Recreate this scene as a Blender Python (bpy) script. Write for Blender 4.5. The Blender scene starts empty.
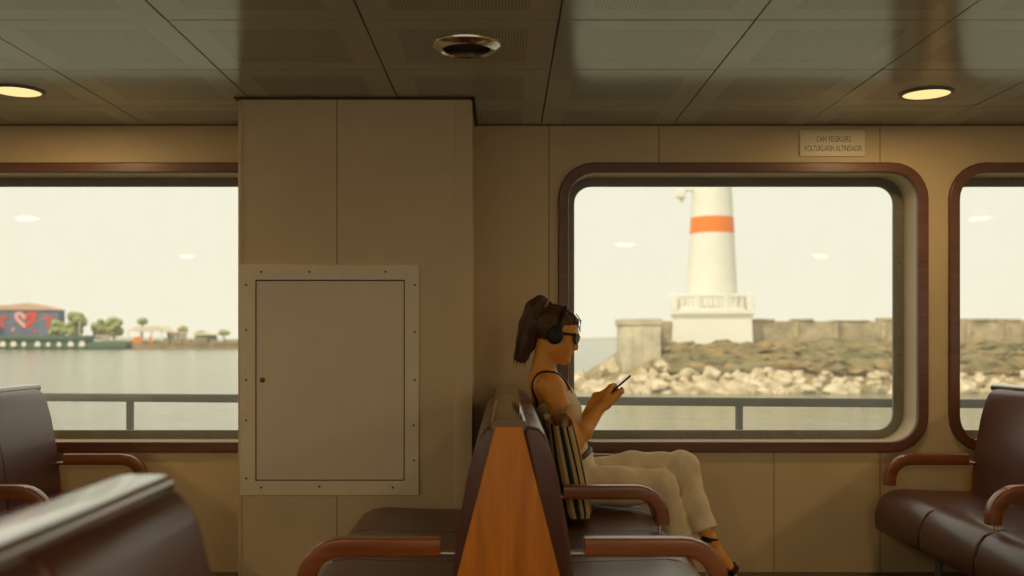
import bpy, bmesh, math, random
import numpy as np
from mathutils import Vector, Matrix, noise
random.seed(7)
C = bpy.context.scene.collection
SC = bpy.context.scene
PI = math.pi
FPX, CX, CY, EYE = 995.0, 504.0, 338.0, 1.2


def P(px, py, Y):
    """the point at depth Y that the photograph shows at (px, py)"""
    return Vector(((px - CX) / FPX * Y, Y, EYE - (py - CY) / FPX * Y))


# ------------------------------------------------------------------ materials
def mat(name, col, rough=.6, metal=0.0, spec=.5, var=0.0, vscale=8.0, bump=0.0, bscale=60.0, stretch=None, sheen=0, coat=0.0, col2=None):
    m = bpy.data.materials.new(name)
    m.use_nodes = True
    nt = m.node_tree
    b = nt.nodes['Principled BSDF']
    b.inputs['Base Color'].default_value = (*col, 1)
    b.inputs['Roughness'].default_value = rough
    b.inputs['Metallic'].default_value = metal
    b.inputs['Specular IOR Level'].default_value = spec
    b.inputs['Coat Weight'].default_value = coat
    b.inputs['Coat Roughness'].default_value = .15
    tc = nt.nodes.new('ShaderNodeTexCoord')
    mp = nt.nodes.new('ShaderNodeMapping')
    nt.links.new(tc.outputs['Object'], mp.inputs['Vector'])
    if stretch:
        mp.inputs['Scale'].default_value = stretch
    if var > 0:
        n = nt.nodes.new('ShaderNodeTexNoise')
        n.inputs['Scale'].default_value = vscale
        n.inputs['Detail'].default_value = 5
        n.inputs['Roughness'].default_value = .65
        nt.links.new(mp.outputs['Vector'], n.inputs['Vector'])
        r = nt.nodes.new('ShaderNodeValToRGB')
        r.color_ramp.elements[0].position = .3
        r.color_ramp.elements[1].position = .7
        c2 = col2 or tuple(c * (1 - var) for c in col)
        r.color_ramp.elements[0].color = (*c2, 1)
        r.color_ramp.elements[1].color = (*[min(1, c * (1 + .4 * var)) for c in col], 1)
        nt.links.new(n.outputs['Fac'], r.inputs['Fac'])
        nt.links.new(r.outputs['Color'], b.inputs['Base Color'])
    if bump > 0:
        n2 = nt.nodes.new('ShaderNodeTexNoise')
        n2.inputs['Scale'].default_value = bscale
        n2.inputs['Detail'].default_value = 3
        nt.links.new(mp.outputs['Vector'], n2.inputs['Vector'])
        bp = nt.nodes.new('ShaderNodeBump')
        bp.inputs['Strength'].default_value = bump
        bp.inputs['Distance'].default_value = .004
        nt.links.new(n2.outputs['Fac'], bp.inputs['Height'])
        nt.links.new(bp.outputs['Normal'], b.inputs['Normal'])
    return m


def mnode(nt, op, a, b=None, c=None):
    n = nt.nodes.new('ShaderNodeMath')
    n.operation = op
    for i, v in enumerate((a, b, c)):
        if v is None:
            continue
        if isinstance(v, (int, float)):
            n.inputs[i].default_value = v
        else:
            nt.links.new(v, n.inputs[i])
    return n.outputs[0]


def laminate(name, col, seams, rough=.45, upper=None):
    """painted wall board with thin vertical joints at the given world x positions"""
    m = mat(name, col, rough, var=.10, vscale=1.6, bump=.06, bscale=25, spec=.35)
    nt = m.node_tree
    b = nt.nodes['Principled BSDF']
    g = nt.nodes.new('ShaderNodeNewGeometry')
    s = nt.nodes.new('ShaderNodeSeparateXYZ')
    nt.links.new(g.outputs['Position'], s.inputs[0])
    tot = mnode(nt, 'MULTIPLY', mnode(nt, 'LESS_THAN', mnode(nt, 'ABSOLUTE', mnode(nt, 'SUBTRACT', s.outputs[0], (774 - CX) / FPX * 5.1)), .0032), mnode(nt, 'LESS_THAN', s.outputs[2], 1.0))
    for x in seams:
        d = mnode(nt, 'ABSOLUTE', mnode(nt, 'SUBTRACT', s.outputs[0], x))
        k = mnode(nt, 'LESS_THAN', d, .0032)
        tot = k if tot is None else mnode(nt, 'MAXIMUM', tot, k)
    mx = nt.nodes.new('ShaderNodeMix')
    mx.data_type = 'RGBA'
    src = b.inputs['Base Color'].links[0].from_socket
    nt.links.new(src, mx.inputs[6])
    mx.inputs[7].default_value = (col[0] * .5, col[1] * .46, col[2] * .42, 1)
    nt.links.new(tot, mx.inputs[0])
    nt.links.new(mx.outputs[2], b.inputs['Base Color'])
    return m


def wood(name, c1, c2, rough=.4, axis='Z', scale=1.0, coat=.2):
    st = {'X': (1.2, 14, 14), 'Y': (14, 1.2, 14), 'Z': (14, 14, 1.2)}[axis]
    m = mat(name, c2, rough, var=.5, vscale=2.2 * scale, stretch=st, col2=c1, coat=coat, bump=.05, bscale=8)
    return m


def perf_material():
    m = mat('ceiling_tile', (.46, .51, .45), .18, spec=1.0, var=.06, vscale=3, bump=.02, bscale=6)
    nt = m.node_tree
    b = nt.nodes['Principled BSDF']
    b.inputs['Specular Tint'].default_value = (.88, 1.0, .98, 1)
    g = nt.nodes.new('ShaderNodeNewGeometry')
    s = nt.nodes.new('ShaderNodeSeparateXYZ')
    nt.links.new(g.outputs['Position'], s.inputs[0])
    x, y = s.outputs[0], s.outputs[1]
    fx = mnode(nt, 'FRACT', mnode(nt, 'ADD', mnode(nt, 'DIVIDE', mnode(nt, 'SUBTRACT', x, CGX), CPX), 50))
    fy = mnode(nt, 'FRACT', mnode(nt, 'ADD', mnode(nt, 'DIVIDE', mnode(nt, 'SUBTRACT', y, CGY), CPY), 50))
    inx = mnode(nt, 'LESS_THAN', mnode(nt, 'ABSOLUTE', mnode(nt, 'SUBTRACT', fx, .5)), .345)
    iny = mnode(nt, 'LESS_THAN', mnode(nt, 'ABSOLUTE', mnode(nt, 'SUBTRACT', fy, .5)), .335)
    area = mnode(nt, 'MULTIPLY', inx, iny)
    p = .011
    dx = mnode(nt, 'SUBTRACT', mnode(nt, 'FRACT', mnode(nt, 'ADD', mnode(nt, 'DIVIDE', x, p), 5000)), .5)
    dy = mnode(nt, 'SUBTRACT', mnode(nt, 'FRACT', mnode(nt, 'ADD', mnode(nt, 'DIVIDE', y, p), 5000)), .5)
    r2 = mnode(nt, 'ADD', mnode(nt, 'MULTIPLY', dx, dx), mnode(nt, 'MULTIPLY', dy, dy))
    dot = mnode(nt, 'LESS_THAN', r2, .085)
    hole = mnode(nt, 'MULTIPLY', area, dot)
    mx = nt.nodes.new('ShaderNodeMix')
    mx.data_type = 'RGBA'
    src = b.inputs['Base Color'].links[0].from_socket
    nt.links.new(src, mx.inputs[6])
    mx.inputs[7].default_value = (.17, .165, .14, 1)
    nt.links.new(hole, mx.inputs[0])
    nt.links.new(mx.outputs[2], b.inputs['Base Color'])
    nt.links.new(mnode(nt, 'MULTIPLY_ADD', hole, -.35, 1.0), b.inputs['Specular IOR Level'])
    return m


CGX, CPX, CGY, CPY = .189, .674, 4.683, .633   # ceiling grid


def emit(name, col, s):
    m = bpy.data.materials.new(name)
    m.use_nodes = True
    nt = m.node_tree
    nt.nodes.remove(nt.nodes['Principled BSDF'])
    e = nt.nodes.new('ShaderNodeEmission')
    e.inputs[0].default_value = (*col, 1)
    e.inputs[1].default_value = s
    nt.links.new(e.outputs[0], nt.nodes['Material Output'].inputs[0])
    return m


def glass_mat():
    m = bpy.data.materials.new('haze_veil_glass')
    m.use_nodes = True
    nt = m.node_tree
    nt.nodes.remove(nt.nodes['Principled BSDF'])
    out = nt.nodes['Material Output']
    tr = nt.nodes.new('ShaderNodeBsdfTransparent')
    tr.inputs[0].default_value = (.96, .955, .915, 1)
    gl = nt.nodes.new('ShaderNodeBsdfGlossy')
    gl.inputs['Roughness'].default_value = .02
    gl.inputs['Color'].default_value = (1, 1, 1, 1)
    tl = nt.nodes.new('ShaderNodeBsdfTranslucent')
    tl.inputs[0].default_value = (.9, .9, .8, 1)
    n = nt.nodes.new('ShaderNodeTexNoise')
    n.inputs['Scale'].default_value = 5
    n.inputs['Detail'].default_value = 6
    tc = nt.nodes.new('ShaderNodeTexCoord')
    nt.links.new(tc.outputs['Object'], n.inputs['Vector'])
    f = mnode(nt, 'MULTIPLY_ADD', n.outputs['Fac'], .05, .035)  # patchy translucent share stands in for the haze outdoors
    m1 = nt.nodes.new('ShaderNodeMixShader')
    nt.links.new(f, m1.inputs[0])
    nt.links.new(tr.outputs[0], m1.inputs[1])
    nt.links.new(tl.outputs[0], m1.inputs[2])
    m2 = nt.nodes.new('ShaderNodeMixShader')
    m2.inputs[0].default_value = .004
    nt.links.new(m1.outputs[0], m2.inputs[1])
    nt.links.new(gl.outputs[0], m2.inputs[2])
    nt.links.new(m2.outputs[0], out.inputs[0])
    return m


M = {}
M['wood_frame'] = wood('red_brown_wood', (.095, .034, .016), (.155, .059, .026), .38, 'X', coat=.25)
M['wood_panel'] = wood('honey_wood', (.42, .135, .006), (.60, .215, .012), .5, 'Z', coat=.05)
M['wood_arm'] = wood('arm_wood', (.18, .054, .016), (.28, .088, .025), .3, 'X', coat=.4)
M['vinyl'] = mat('oxblood_vinyl', (.092, .029, .022), .36, spec=.6, coat=.14, var=.15, vscale=5, bump=.10, bscale=160)
M['cap'] = mat('bench_cap_vinyl', (.15, .085, .06), .12, spec=1.0, var=.1, vscale=6, coat=1.0)
M['dark'] = mat('dark_gap', (.012, .008, .007), .8)
M['steel'] = mat('brushed_steel', (.62, .60, .54), .28, metal=1.0)
M['grey_metal'] = mat('grey_painted_metal', (.21, .205, .18), .42, spec=.5, var=.15, vscale=10)
M['rivet'] = mat('rivet_metal', (.22, .20, .16), .35, metal=.7)
M['reveal'] = mat('cream_paint', (.62, .52, .36), .38, var=.1, vscale=4)
M['backing'] = mat('ceiling_groove', (.085, .034, .02), .8)
M['edge'] = mat('brown_edge_strip', (.17, .11, .065), .7)
M['perf'] = perf_material()
M['floor'] = mat('deck_linoleum', (.12, .08, .05), .35, var=.25, vscale=14, bump=.05)
M['hatch'] = mat('hatch_paint', (.76, .69, .55), .42, var=.06, vscale=3, bump=.03, bscale=20)
M['hatch_frame'] = mat('hatch_frame_paint', (.82, .75, .58), .42, var=.08, vscale=5)
M['screw'] = mat('screw_metal', (.16, .12, .08), .4, metal=.6)
M['chrome'] = mat('chrome_ring', (.75, .70, .6), .16, metal=1.0)
M['bulb'] = emit('lit_lamp', (1.0, .72, .30), 1.2)
M['sign'] = mat('cream_plastic', (.80, .72, .52), .4)
M['ink'] = mat('brown_ink', (.10, .06, .03), .6)
M['glass'] = glass_mat()
M['rail'] = mat('rail_paint', (.10, .088, .068), .5, var=.2, vscale=3)


# ------------------------------------------------------------------ mesh tools
def world_origin(o):
    v = Vector((0, 0, 0))
    while o is not None:
        v += o.location
        o = o.parent
    return v


def link_mesh(name, me, material, parent=None, origin=None, sharp=38):
    if isinstance(material, (list, tuple)):
        for x in material:
            me.materials.append(x)
    else:
        me.materials.append(material)
    if parent is not None:
        off = world_origin(parent)
    elif origin is not None:
        off = Vector(origin)
    else:
        co = np.empty(len(me.vertices) * 3)
        me.vertices.foreach_get('co', co)
        co = co.reshape(-1, 3)
        lo, hi = co.min(0), co.max(0)
        off = Vector(((lo[0] + hi[0]) / 2, (lo[1] + hi[1]) / 2, lo[2]))
    me.transform(Matrix.Translation(-off))
    me.polygons.foreach_set('use_smooth', [True] * len(me.polygons))
    try:
        me.set_sharp_from_angle(angle=math.radians(sharp))
    except Exception:
        pass
    o = bpy.data.objects.new(name, me)
    C.objects.link(o)
    if parent is not None:
        o.parent = parent
    else:
        o.location = off
    return o


def finish(name, bm, material, parent=None, origin=None, sharp=38):
    bmesh.ops.recalc_face_normals(bm, faces=bm.faces)
    me = bpy.data.meshes.new(name)
    bm.to_mesh(me)
    bm.free()
    return link_mesh(name, me, material, parent, origin, sharp)


def add_box(bm, lo, hi, bev=0.0, seg=2, rot=None):
    lo, hi = Vector(lo), Vector(hi)
    c, s = (lo + hi) / 2, hi - lo
    mt = Matrix.Translation(c)
    if rot is not None:
        mt = mt @ rot
    mt = mt @ Matrix.Diagonal((s.x, s.y, s.z, 1))
    r = bmesh.ops.create_cube(bm, size=1, matrix=mt)
    if bev > 0:
        es = list({e for v in r['verts'] for e in v.link_edges})
        bmesh.ops.bevel(bm, geom=es, offset=bev, segments=seg, profile=.6, affect='EDGES')


def add_prism(bm, prof, y0, y1, bev=0.0, seg=2):
    """(x, z) outline extruded along y, end edges rounded"""
    v0 = [bm.verts.new((x, y0, z)) for x, z in prof]
    v1 = [bm.verts.new((x, y1, z)) for x, z in prof]
    n = len(prof)
    f0 = bm.faces.new(v0)
    f1 = bm.faces.new(v1[::-1])
    for i in range(n):
        bm.faces.new((v0[i], v1[i], v1[(i + 1) % n], v0[(i + 1) % n]))
    if bev > 0:
        es = list(f0.edges) + list(f1.edges)
        bmesh.ops.bevel(bm, geom=es, offset=bev, segments=seg, profile=.6, affect='EDGES', clamp_overlap=True)


def add_tube(bm, pts, r, n=10, cap=True, flat=None):
    """sweep a circle (or a flat ellipse) along pts; r may be a list"""
    pts = [Vector(p) for p in pts]
    rs = r if isinstance(r, (list, tuple)) else [r] * len(pts)
    rings = []
    up = Vector((0, 0, 1))
    t0 = (pts[1] - pts[0]).normalized()
    nrm = t0.cross(up)
    if nrm.length < 1e-3:
        nrm = t0.cross(Vector((0, 1, 0)))
    nrm.normalize()
    for i, p in enumerate(pts):
        a = pts[max(i - 1, 0)]
        b = pts[min(i + 1, len(pts) - 1)]
        t = (b - a).normalized()
        nrm = (nrm - t * nrm.dot(t)).normalized()
        bi = t.cross(nrm)
        ring = []
        for k in range(n):
            th = 2 * PI * k / n
            fa, fb = (1, 1) if flat is None else flat
            ring.append(bm.verts.new(p + nrm * math.cos(th) * rs[i] * fa + bi * math.sin(th) * rs[i] * fb))
        rings.append(ring)
    for i in range(len(rings) - 1):
        for k in range(n):
            bm.faces.new((rings[i][k], rings[i][(k + 1) % n], rings[i + 1][(k + 1) % n], rings[i + 1][k]))
    if cap:
        bm.faces.new(rings[0][::-1])
        bm.faces.new(rings[-1])


def add_sweep_rect(bm, path, hw, hh, rnd):
    """sweep a rounded rectangle (half sizes hw across y, hh in plane) along a path in the xz plane"""
    sec = []
    for cx_, cz_, a0 in ((hw - rnd, hh - rnd, 0), (-hw + rnd, hh - rnd, 90), (-hw + rnd, -hh + rnd, 180), (hw - rnd, -hh + rnd, 270)):
        for k in range(4):
            a = math.radians(a0 + k * 30)
            sec.append((cx_ + rnd * math.cos(a), cz_ + rnd * math.sin(a)))
    rings = []
    for i, p in enumerate(path):
        p = Vector(p)
        a = Vector(path[max(i - 1, 0)])
        b = Vector(path[min(i + 1, len(path) - 1)])
        t = (b - a).normalized()
        nn = Vector((-t.z, 0, t.x))
        rings.append([bm.verts.new(p + Vector((0, 1, 0)) * s[0] + nn * s[1]) for s in sec])
    n = len(sec)
    for i in range(len(rings) - 1):
        for k in range(n):
            bm.faces.new((rings[i][k], rings[i][(k + 1) % n], rings[i + 1][(k + 1) % n], rings[i + 1][k]))
    bm.faces.new(rings[0][::-1])
    bm.faces.new(rings[-1])


def add_lathe(bm, prof, c, n=32, axis='Z'):
    """revolve (r, h) around an axis through c"""
    c = Vector(c)
    rings = []
    for r, h in prof:
        ring = []
        for k in range(n):
            th = 2 * PI * k / n
            if axis == 'Z':
                v = Vector((r * math.cos(th), r * math.sin(th), h))
            else:
                v = Vector((r * math.cos(th), h, r * math.sin(th)))
            ring.append(bm.verts.new(c + v))
        rings.append(ring)
    for i in range(len(rings) - 1):
        for k in range(n):
            bm.faces.new((rings[i][k], rings[i][(k + 1) % n], rings[i + 1][(k + 1) % n], rings[i + 1][k]))
    if prof[0][0] > 1e-5:
        bm.faces.new(rings[0][::-1])
    if prof[-1][0] > 1e-5:
        bm.faces.new(rings[-1])
    bmesh.ops.remove_doubles(bm, verts=bm.verts, dist=1e-6)


def add_blob(bm, c, r, sub=2, amp=.25, freq=1.5, seed=0):
    c = Vector(c)
    r = Vector(r) if not isinstance(r, (int, float)) else Vector((r, r, r))
    q = bmesh.ops.create_icosphere(bm, subdivisions=sub, radius=1)
    for v in q['verts']:
        d = v.co.copy()
        k = 1 + amp * noise.noise(d * freq + Vector((seed * 7.3, seed * 3.1, seed * 1.7)))
        v.co = c + Vector((d.x * r.x, d.y * r.y, d.z * r.z)) * k


def rrect(x0, z0, x1, z1, r, n=7):
    pts = []
    for cx_, cz_, a0 in ((x1 - r, z1 - r, 0), (x0 + r, z1 - r, 90), (x0 + r, z0 + r, 180), (x1 - r, z0 + r, 270)):
        for k in range(n + 1):
            a = math.radians(a0 + 90 * k / n)
            pts.append((cx_ + r * math.cos(a), cz_ + r * math.sin(a)))
    return pts


def curve_solid(loops, y0, y1, bevel=0.0):
    """filled (x, z) loops (holes by even-odd) extruded from y0 to y1 -> mesh data"""
    cu = bpy.data.curves.new('outline', 'CURVE')
    cu.dimensions = '2D'
    cu.fill_mode = 'BOTH'
    cu.extrude = abs(y1 - y0) / 2 - bevel
    cu.bevel_depth = bevel
    cu.bevel_resolution = 2
    cu.offset = -bevel
    for lp in loops:
        sp = cu.splines.new('POLY')
        sp.points.add(len(lp) - 1)
        for i, (x, z) in enumerate(lp):
            sp.points[i].co = (x, z, 0, 1)
        sp.use_cyclic_u = True
    o = bpy.data.objects.new('outline', cu)
    C.objects.link(o)
    dg = bpy.context.evaluated_depsgraph_get()
    me = bpy.data.meshes.new_from_object(o.evaluated_get(dg))
    bpy.data.objects.remove(o)
    bpy.data.curves.remove(cu)
    me.materials.clear()
    me.transform(Matrix.Translation((0, (y0 + y1) / 2, 0)) @ Matrix.Rotation(PI / 2, 4, 'X'))
    return me


def thing(name, label, cat, loc, group=None):
    o = bpy.data.objects.new(name, None)
    o.empty_display_size = .1
    C.objects.link(o)
    o.location = loc
    return tag(o, label, cat, group)


def tag(o, label, cat, group=None):
    o['label'] = label
    o['category'] = cat
    if group:
        o['group'] = group
    return o


def struct(o):
    o['kind'] = 'structure'
    return o


def stuff(o, label, cat):
    o['kind'] = 'stuff'
    return tag(o, label, cat)


def dup(root, loc, label=None):
    """copy a thing with its parts and sub-parts"""
    r = root.copy()
    C.objects.link(r)
    r.location = loc
    if label:
        r['label'] = label
    for ch in list(root.children):
        c = ch.copy()
        C.objects.link(c)
        c.parent = r
        for g in list(ch.children):
            d = g.copy()
            C.objects.link(d)
            d.parent = c
    return r


# ------------------------------------------------------------------ room shell
YW, CEIL = 5.1, 2.292
X0, X1, YB = -7.2, 7.2, -3.6
WZ0, WZ1 = .616, 2.097
seams_front = [(p - CX) / FPX * YW for p in (549, 659, 880)] + [-3.2, -4.4, 3.6, 4.9]
M['wall'] = laminate('cream_laminate', (.67, .545, .335), seams_front)
M['wall2'] = laminate('column_laminate', (.69, .57, .37), [(337 - CX) / FPX * 4.526])
wins = [(-5.06, -3.165), (-3.06, -1.165), (.277, 2.168), (2.276, 4.167), (4.29, 6.18)]
backwins = [(x, x + 1.89) for x in (-6.9, -4.9, -2.9, -.9, 1.1, 3.1, 5.1)]
FW = .053


def wall_with_windows(name, ws, y0, y1):
    loops = [[(X0, 0), (X1, 0), (X1, CEIL + .05), (X0, CEIL + .05)]]
    for a, b in ws:
        loops.append(rrect(a + .02, WZ0 + .02, b - .02, WZ1 - .02, .16))
    o = link_mesh(name, curve_solid(loops, y0, y1), M['wall'], sharp=30)
    return struct(o)


wall_with_windows('wall_front', wins, YW, YW + .2)
wall_with_windows('wall_back', backwins, YB - .2, YB)
for nm, xa, xb in (('wall_left', X0 - .1, X0), ('wall_right', X1, X1 + .1)):
    bm = bmesh.new()
    add_box(bm, (xa, YB - .15, 0), (xb, YW + .15, CEIL + .05))
    struct(finish(nm, bm, M['wall']))
bm = bmesh.new()
add_box(bm, (X0, YB, -.06), (X1, YW, 0))
struct(finish('floor', bm, M['floor']))

# ceiling: square metal tiles with a perforated field, dark grooves between
bm = bmesh.new()
i0, i1 = math.floor((X0 - CGX) / CPX), math.ceil((X1 - CGX) / CPX)
j0, j1 = math.floor((YB - CGY) / CPY), math.ceil((YW - CGY) / CPY)
for i in range(i0, i1):
    for j in range(j0, j1):
        xa, xb = max(X0, CGX + i * CPX) + .003, min(X1, CGX + (i + 1) * CPX) - .003
        ya, yb = max(YB, CGY + j * CPY) + .003, min(YW, CGY + (j + 1) * CPY) - .003
        if xb - xa < .01 or yb - ya < .01:
            continue
        rot = Matrix.Rotation(random.gauss(0, .0013), 4, 'X') @ Matrix.Rotation(random.gauss(0, .0013), 4, 'Y')
        add_box(bm, (xa, ya, CEIL), (xb, yb, CEIL + .012), rot=rot)
ceiling = struct(finish('ceiling', bm, M['perf'], sharp=20))
bm = bmesh.new()
add_box(bm, (X0 - .1, YB - .15, CEIL + .016), (X1 + .1, YW + .2, CEIL + .08))
finish('groove_backing', bm, M['backing'], parent=ceiling)


# windows: wood surround, painted reveal, riveted metal frame, glass
def make_window(name, a, b, yin, sgn):
    """yin: inner wall face, sgn: +1 when outside lies at +y"""
    me = curve_solid([rrect(a, WZ0, b, WZ1, .185), rrect(a + FW, WZ0 + FW, b - FW, WZ1 - FW, .135)], yin - sgn * .024, yin + sgn * .01, .006)
    root = struct(link_mesh(name, me, M['wood_frame'], sharp=50))
    a2, b2, c2, d2 = a + FW - .004, b - FW + .004, WZ0 + FW - .004, WZ1 - FW + .004
    me = curve_solid([rrect(a2 - .012, c2 - .012, b2 + .012, d2 + .012, .148), rrect(a2, c2, b2, d2, .137)], yin + sgn * .002, yin + sgn * .2)
    link_mesh('window_reveal', me, M['reveal'], parent=root)
    me = curve_solid([rrect(a2 - .005, c2 - .005, b2 + .005, d2 + .005, .137), rrect(a2 + .047, c2 + .046, b2 - .052, d2 - .044, .09)],
                     yin + sgn * .178, yin + sgn * .202, .004)
    fr = link_mesh('window_frame', me, M['grey_metal'], parent=root, sharp=50)
    bm = bmesh.new()
    yy = yin + sgn * .178
    nx = 22
    for k in range(nx):
        x = a2 + .16 + (b2 - a2 - .32) * k / (nx - 1)
        for z in (c2 + .02, d2 - .022):
            bmesh.ops.create_uvsphere(bm, u_segments=8, v_segments=5, radius=.0062, matrix=Matrix.Translation((x, yy, z)) @ Matrix.Diagonal((1, .6, 1, 1)))
    for k in range(12):
        z = c2 + .16 + (d2 - c2 - .32) * k / 11
        for x in (a2 + .022, b2 - .022):
            bmesh.ops.create_uvsphere(bm, u_segments=8, v_segments=5, radius=.0062, matrix=Matrix.Translation((x, yy, z)) @ Matrix.Diagonal((1, .6, 1, 1)))
    finish('rivet', bm, M['rivet'], parent=fr)
    me = curve_solid([rrect(a2 + .04, c2 + .038, b2 - .044, d2 - .038, .095)], yin + sgn * .189, yin + sgn * .193)
    link_mesh('glass_pane', me, M['glass'], parent=root)
    return root


for k, (a, b) in enumerate(wins):
    make_window('window_%d' % (k + 1), a, b, YW, 1)
for k, (a, b) in enumerate(backwins):
    make_window('window_%d' % (k + 1 + len(wins)), a, b, YB, -1)

# boxed-in column between the windows
YC = 4.526
CXA, CXB = -1.205, -.15
bm = bmesh.new()
add_box(bm, (CXA, YC, 0), (CXB, YW, CEIL - .001), .004, 1)
col = struct(finish('wall_column', bm, M['wall2']))
bm = bmesh.new()
add_box(bm, (CXB - .075, YC - .006, 0), (CXB + .006, YC + .03, CEIL - .012), .004, 2)
add_box(bm, (CXA - .004, YC - .004, 0), (CXA + .014, YC + .03, CEIL - .012), .003, 2)
finish('corner_strip', bm, M['wall2'], parent=col)
bm = bmesh.new()
add_box(bm, (CXA - .02, YC - .016, CEIL - .008), (CXB + .016, YC + .05, CEIL + .004), .002, 1)
add_box(bm, (CXB - .01, YC - .016, CEIL - .008), (CXB + .016, YW, CEIL + .004), .002, 1)
finish('trim_top', bm, M['backing'], parent=col)
# thin strip where the walls meet the ceiling
bm = bmesh.new()
add_box(bm, (CXB + .02, YW - .012, CEIL - .005), (X1, YW, CEIL + .002))
add_box(bm, (X0, YW - .012, CEIL - .005), (CXA - .02, YW, CEIL + .002))
struct(finish('trim_1', bm, M['edge']))

# access hatch on the column
s = FPX / YC


def hx(px):
    return (px - CX) / s


def hz(py):
    return EYE - (py - CY) / s


hatch = thing('access_hatch', 'cream painted metal access hatch screwed to the column beside the bench', 'hatch', ((hx(241) + hx(419)) / 2, YC, hz(495)))
me = curve_solid([rrect(hx(241), hz(495), hx(419), hz(265), .004, 2), rrect(hx(256), hz(480.5), hx(405), hz(280), .003, 2)], YC - .014, YC - .001, .0015)
hf = link_mesh('hatch_frame', me, M['hatch_frame'], parent=hatch)
bm = bmesh.new()
for px, py in ((262, 272), (310, 272), (386, 272), (415, 285), (415, 332), (415, 380), (414, 425), (414, 460), (393, 487), (320, 486), (262, 487), (247, 478), (247, 420), (247, 380), (247, 330), (247, 285)):
    bm = bmesh.new()
    add_lathe(bm, [(0, -.0035), (.003, -.003), (.0052, -.001), (.0052, .001)], (hx(px), YC - .0145, hz(py)), 8, 'Y')
    finish('screw', bm, M['screw'], parent=hf)

bm = bmesh.new()
add_box(bm, (hx(257), YC - .011, hz(479.5)), (hx(404), YC - .001, hz(281)), .0015, 1)
hd = finish('hatch_door', bm, M['hatch'], parent=hatch)
bm = bmesh.new()
add_box(bm, (hx(256), YC - .003, hz(480.5)), (hx(405), YC - .0005, hz(280)))
finish('hatch_gap', bm, M['dark'], parent=hatch)
bm = bmesh.new()
add_lathe(bm, [(0, -.006), (.008, -.006), (.012, -.003), (.0125, .002)], (hx(263), YC - .011, hz(380)), 16, 'Y')
finish('hatch_lock', bm, M['screw'], parent=hd)

# life-jacket notice above the window
sg = thing('notice_sign', 'small cream notice plate with two lines of capitals above the window', 'sign', ((831.5 - CX) / FPX * YW, YW, EYE - (156 - CY) / FPX * YW))
w0, w1 = P(799, 156.5, YW), P(864.5, 130.5, YW)
bm = bmesh.new()
add_box(bm, (w0.x, YW - .008, w0.z), (w1.x, YW - .0005, w1.z), .002, 1)
finish('sign_rim', bm, M['hatch_frame'], parent=sg)
bm = bmesh.new()
add_box(bm, (w0.x + .008, YW - .0105, w0.z + .010), (w1.x - .008, YW - .006, w1.z - .010), .001, 1)
pl = finish('sign_plate', bm, M['sign'], parent=sg)


def text_mesh(txt, x0, x1, z0, z1, y):
    cu = bpy.data.curves.new('lettering', 'FONT')
    cu.body = txt
    cu.extrude = .0
    o = bpy.data.objects.new('lettering', cu)
    C.objects.link(o)
    dg = bpy.context.evaluated_depsgraph_get()
    me = bpy.data.meshes.new_from_object(o.evaluated_get(dg))
    bpy.data.objects.remove(o)
    me.materials.clear()
    xs = [v.co.x for v in me.vertices]
    zs = [v.co.y for v in me.vertices]
    base = 0.0
    top = max(zs)
    for v in me.vertices:
        fx = (v.co.x - min(xs)) / (max(xs) - min(xs))
        fz = (v.co.y - base) / (top - base)
        v.co = Vector((x0 + fx * (x1 - x0), y, z0 + fz * (z1 - z0)))
    return me


for t, a, b, za, zb in (('CAN YELEKLERİ', 816, 850, 142, 134.7), ('KOLTUKLARIN ALTINDADIR.', 804, 862, 151.5, 145.8)):
    q0, q1 = P(a, za, YW), P(b, zb, YW)
    link_mesh('lettering', text_mesh(t, q0.x, q1.x, q0.z, q1.z, YW - .0109), M['ink'], parent=pl)


# recessed ceiling lights
def ceiling_light(px, py, lit, label):
    Y = (CEIL - EYE) * FPX / (CY - py)
    x = (px - CX) / FPX * Y
    return ceiling_light_at(x, Y, lit, label)


def ceiling_light_at(x, Y, lit, label):
    r = .109 if not lit else .112
    t = thing('ceiling_light', label, 'ceiling light', (x, Y, CEIL - .02), 'recessed round ceiling lights')
    bm = bmesh.new()
    if lit:
        add_lathe(bm, [(r - .013, -.004), (r - .011, -.009), (r - .004, -.010), (r + .004, -.004), (r + .004, .002)], (x, Y, CEIL), 40)
        rg = finish('trim_ring', bm, M['grey_metal'], parent=t)
        bm = bmesh.new()
        add_lathe(bm, [(0, -.0075), (r - .03, -.007), (r - .012, -.005), (r - .012, -.001)], (x, Y, CEIL), 40)
        finish('lens_or_dark_hollow', bm, M['bulb'], parent=t)
        l = bpy.data.lights.new('downlight', 'AREA')
        l.shape = 'DISK'
        l.size = .18
        l.energy = LAMP_W
        l.color = (1.0, .66, .30)
        lo = bpy.data.objects.new('downlight', l)
        C.objects.link(lo)
        lo.location = (x, Y, CEIL - .014)
    else:
        add_lathe(bm, [(r - .022, .004), (r - .020, -.018), (r - .012, -.024), (r, -.020), (r + .018, -.006), (r + .02, .002)], (x, Y, CEIL), 48)
        finish('trim_ring', bm, M['chrome'], parent=t)
        bm = bmesh.new()
        add_lathe(bm, [(0, -.003), (r - .05, -.004), (r - .024, -.002), (r - .024, .002)], (x, Y, CEIL), 40)
        finish('lens_or_dark_hollow', bm, M['dark'], parent=t)  # dark disc painted in for the shaded hollow inside the ring
    return t


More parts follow.
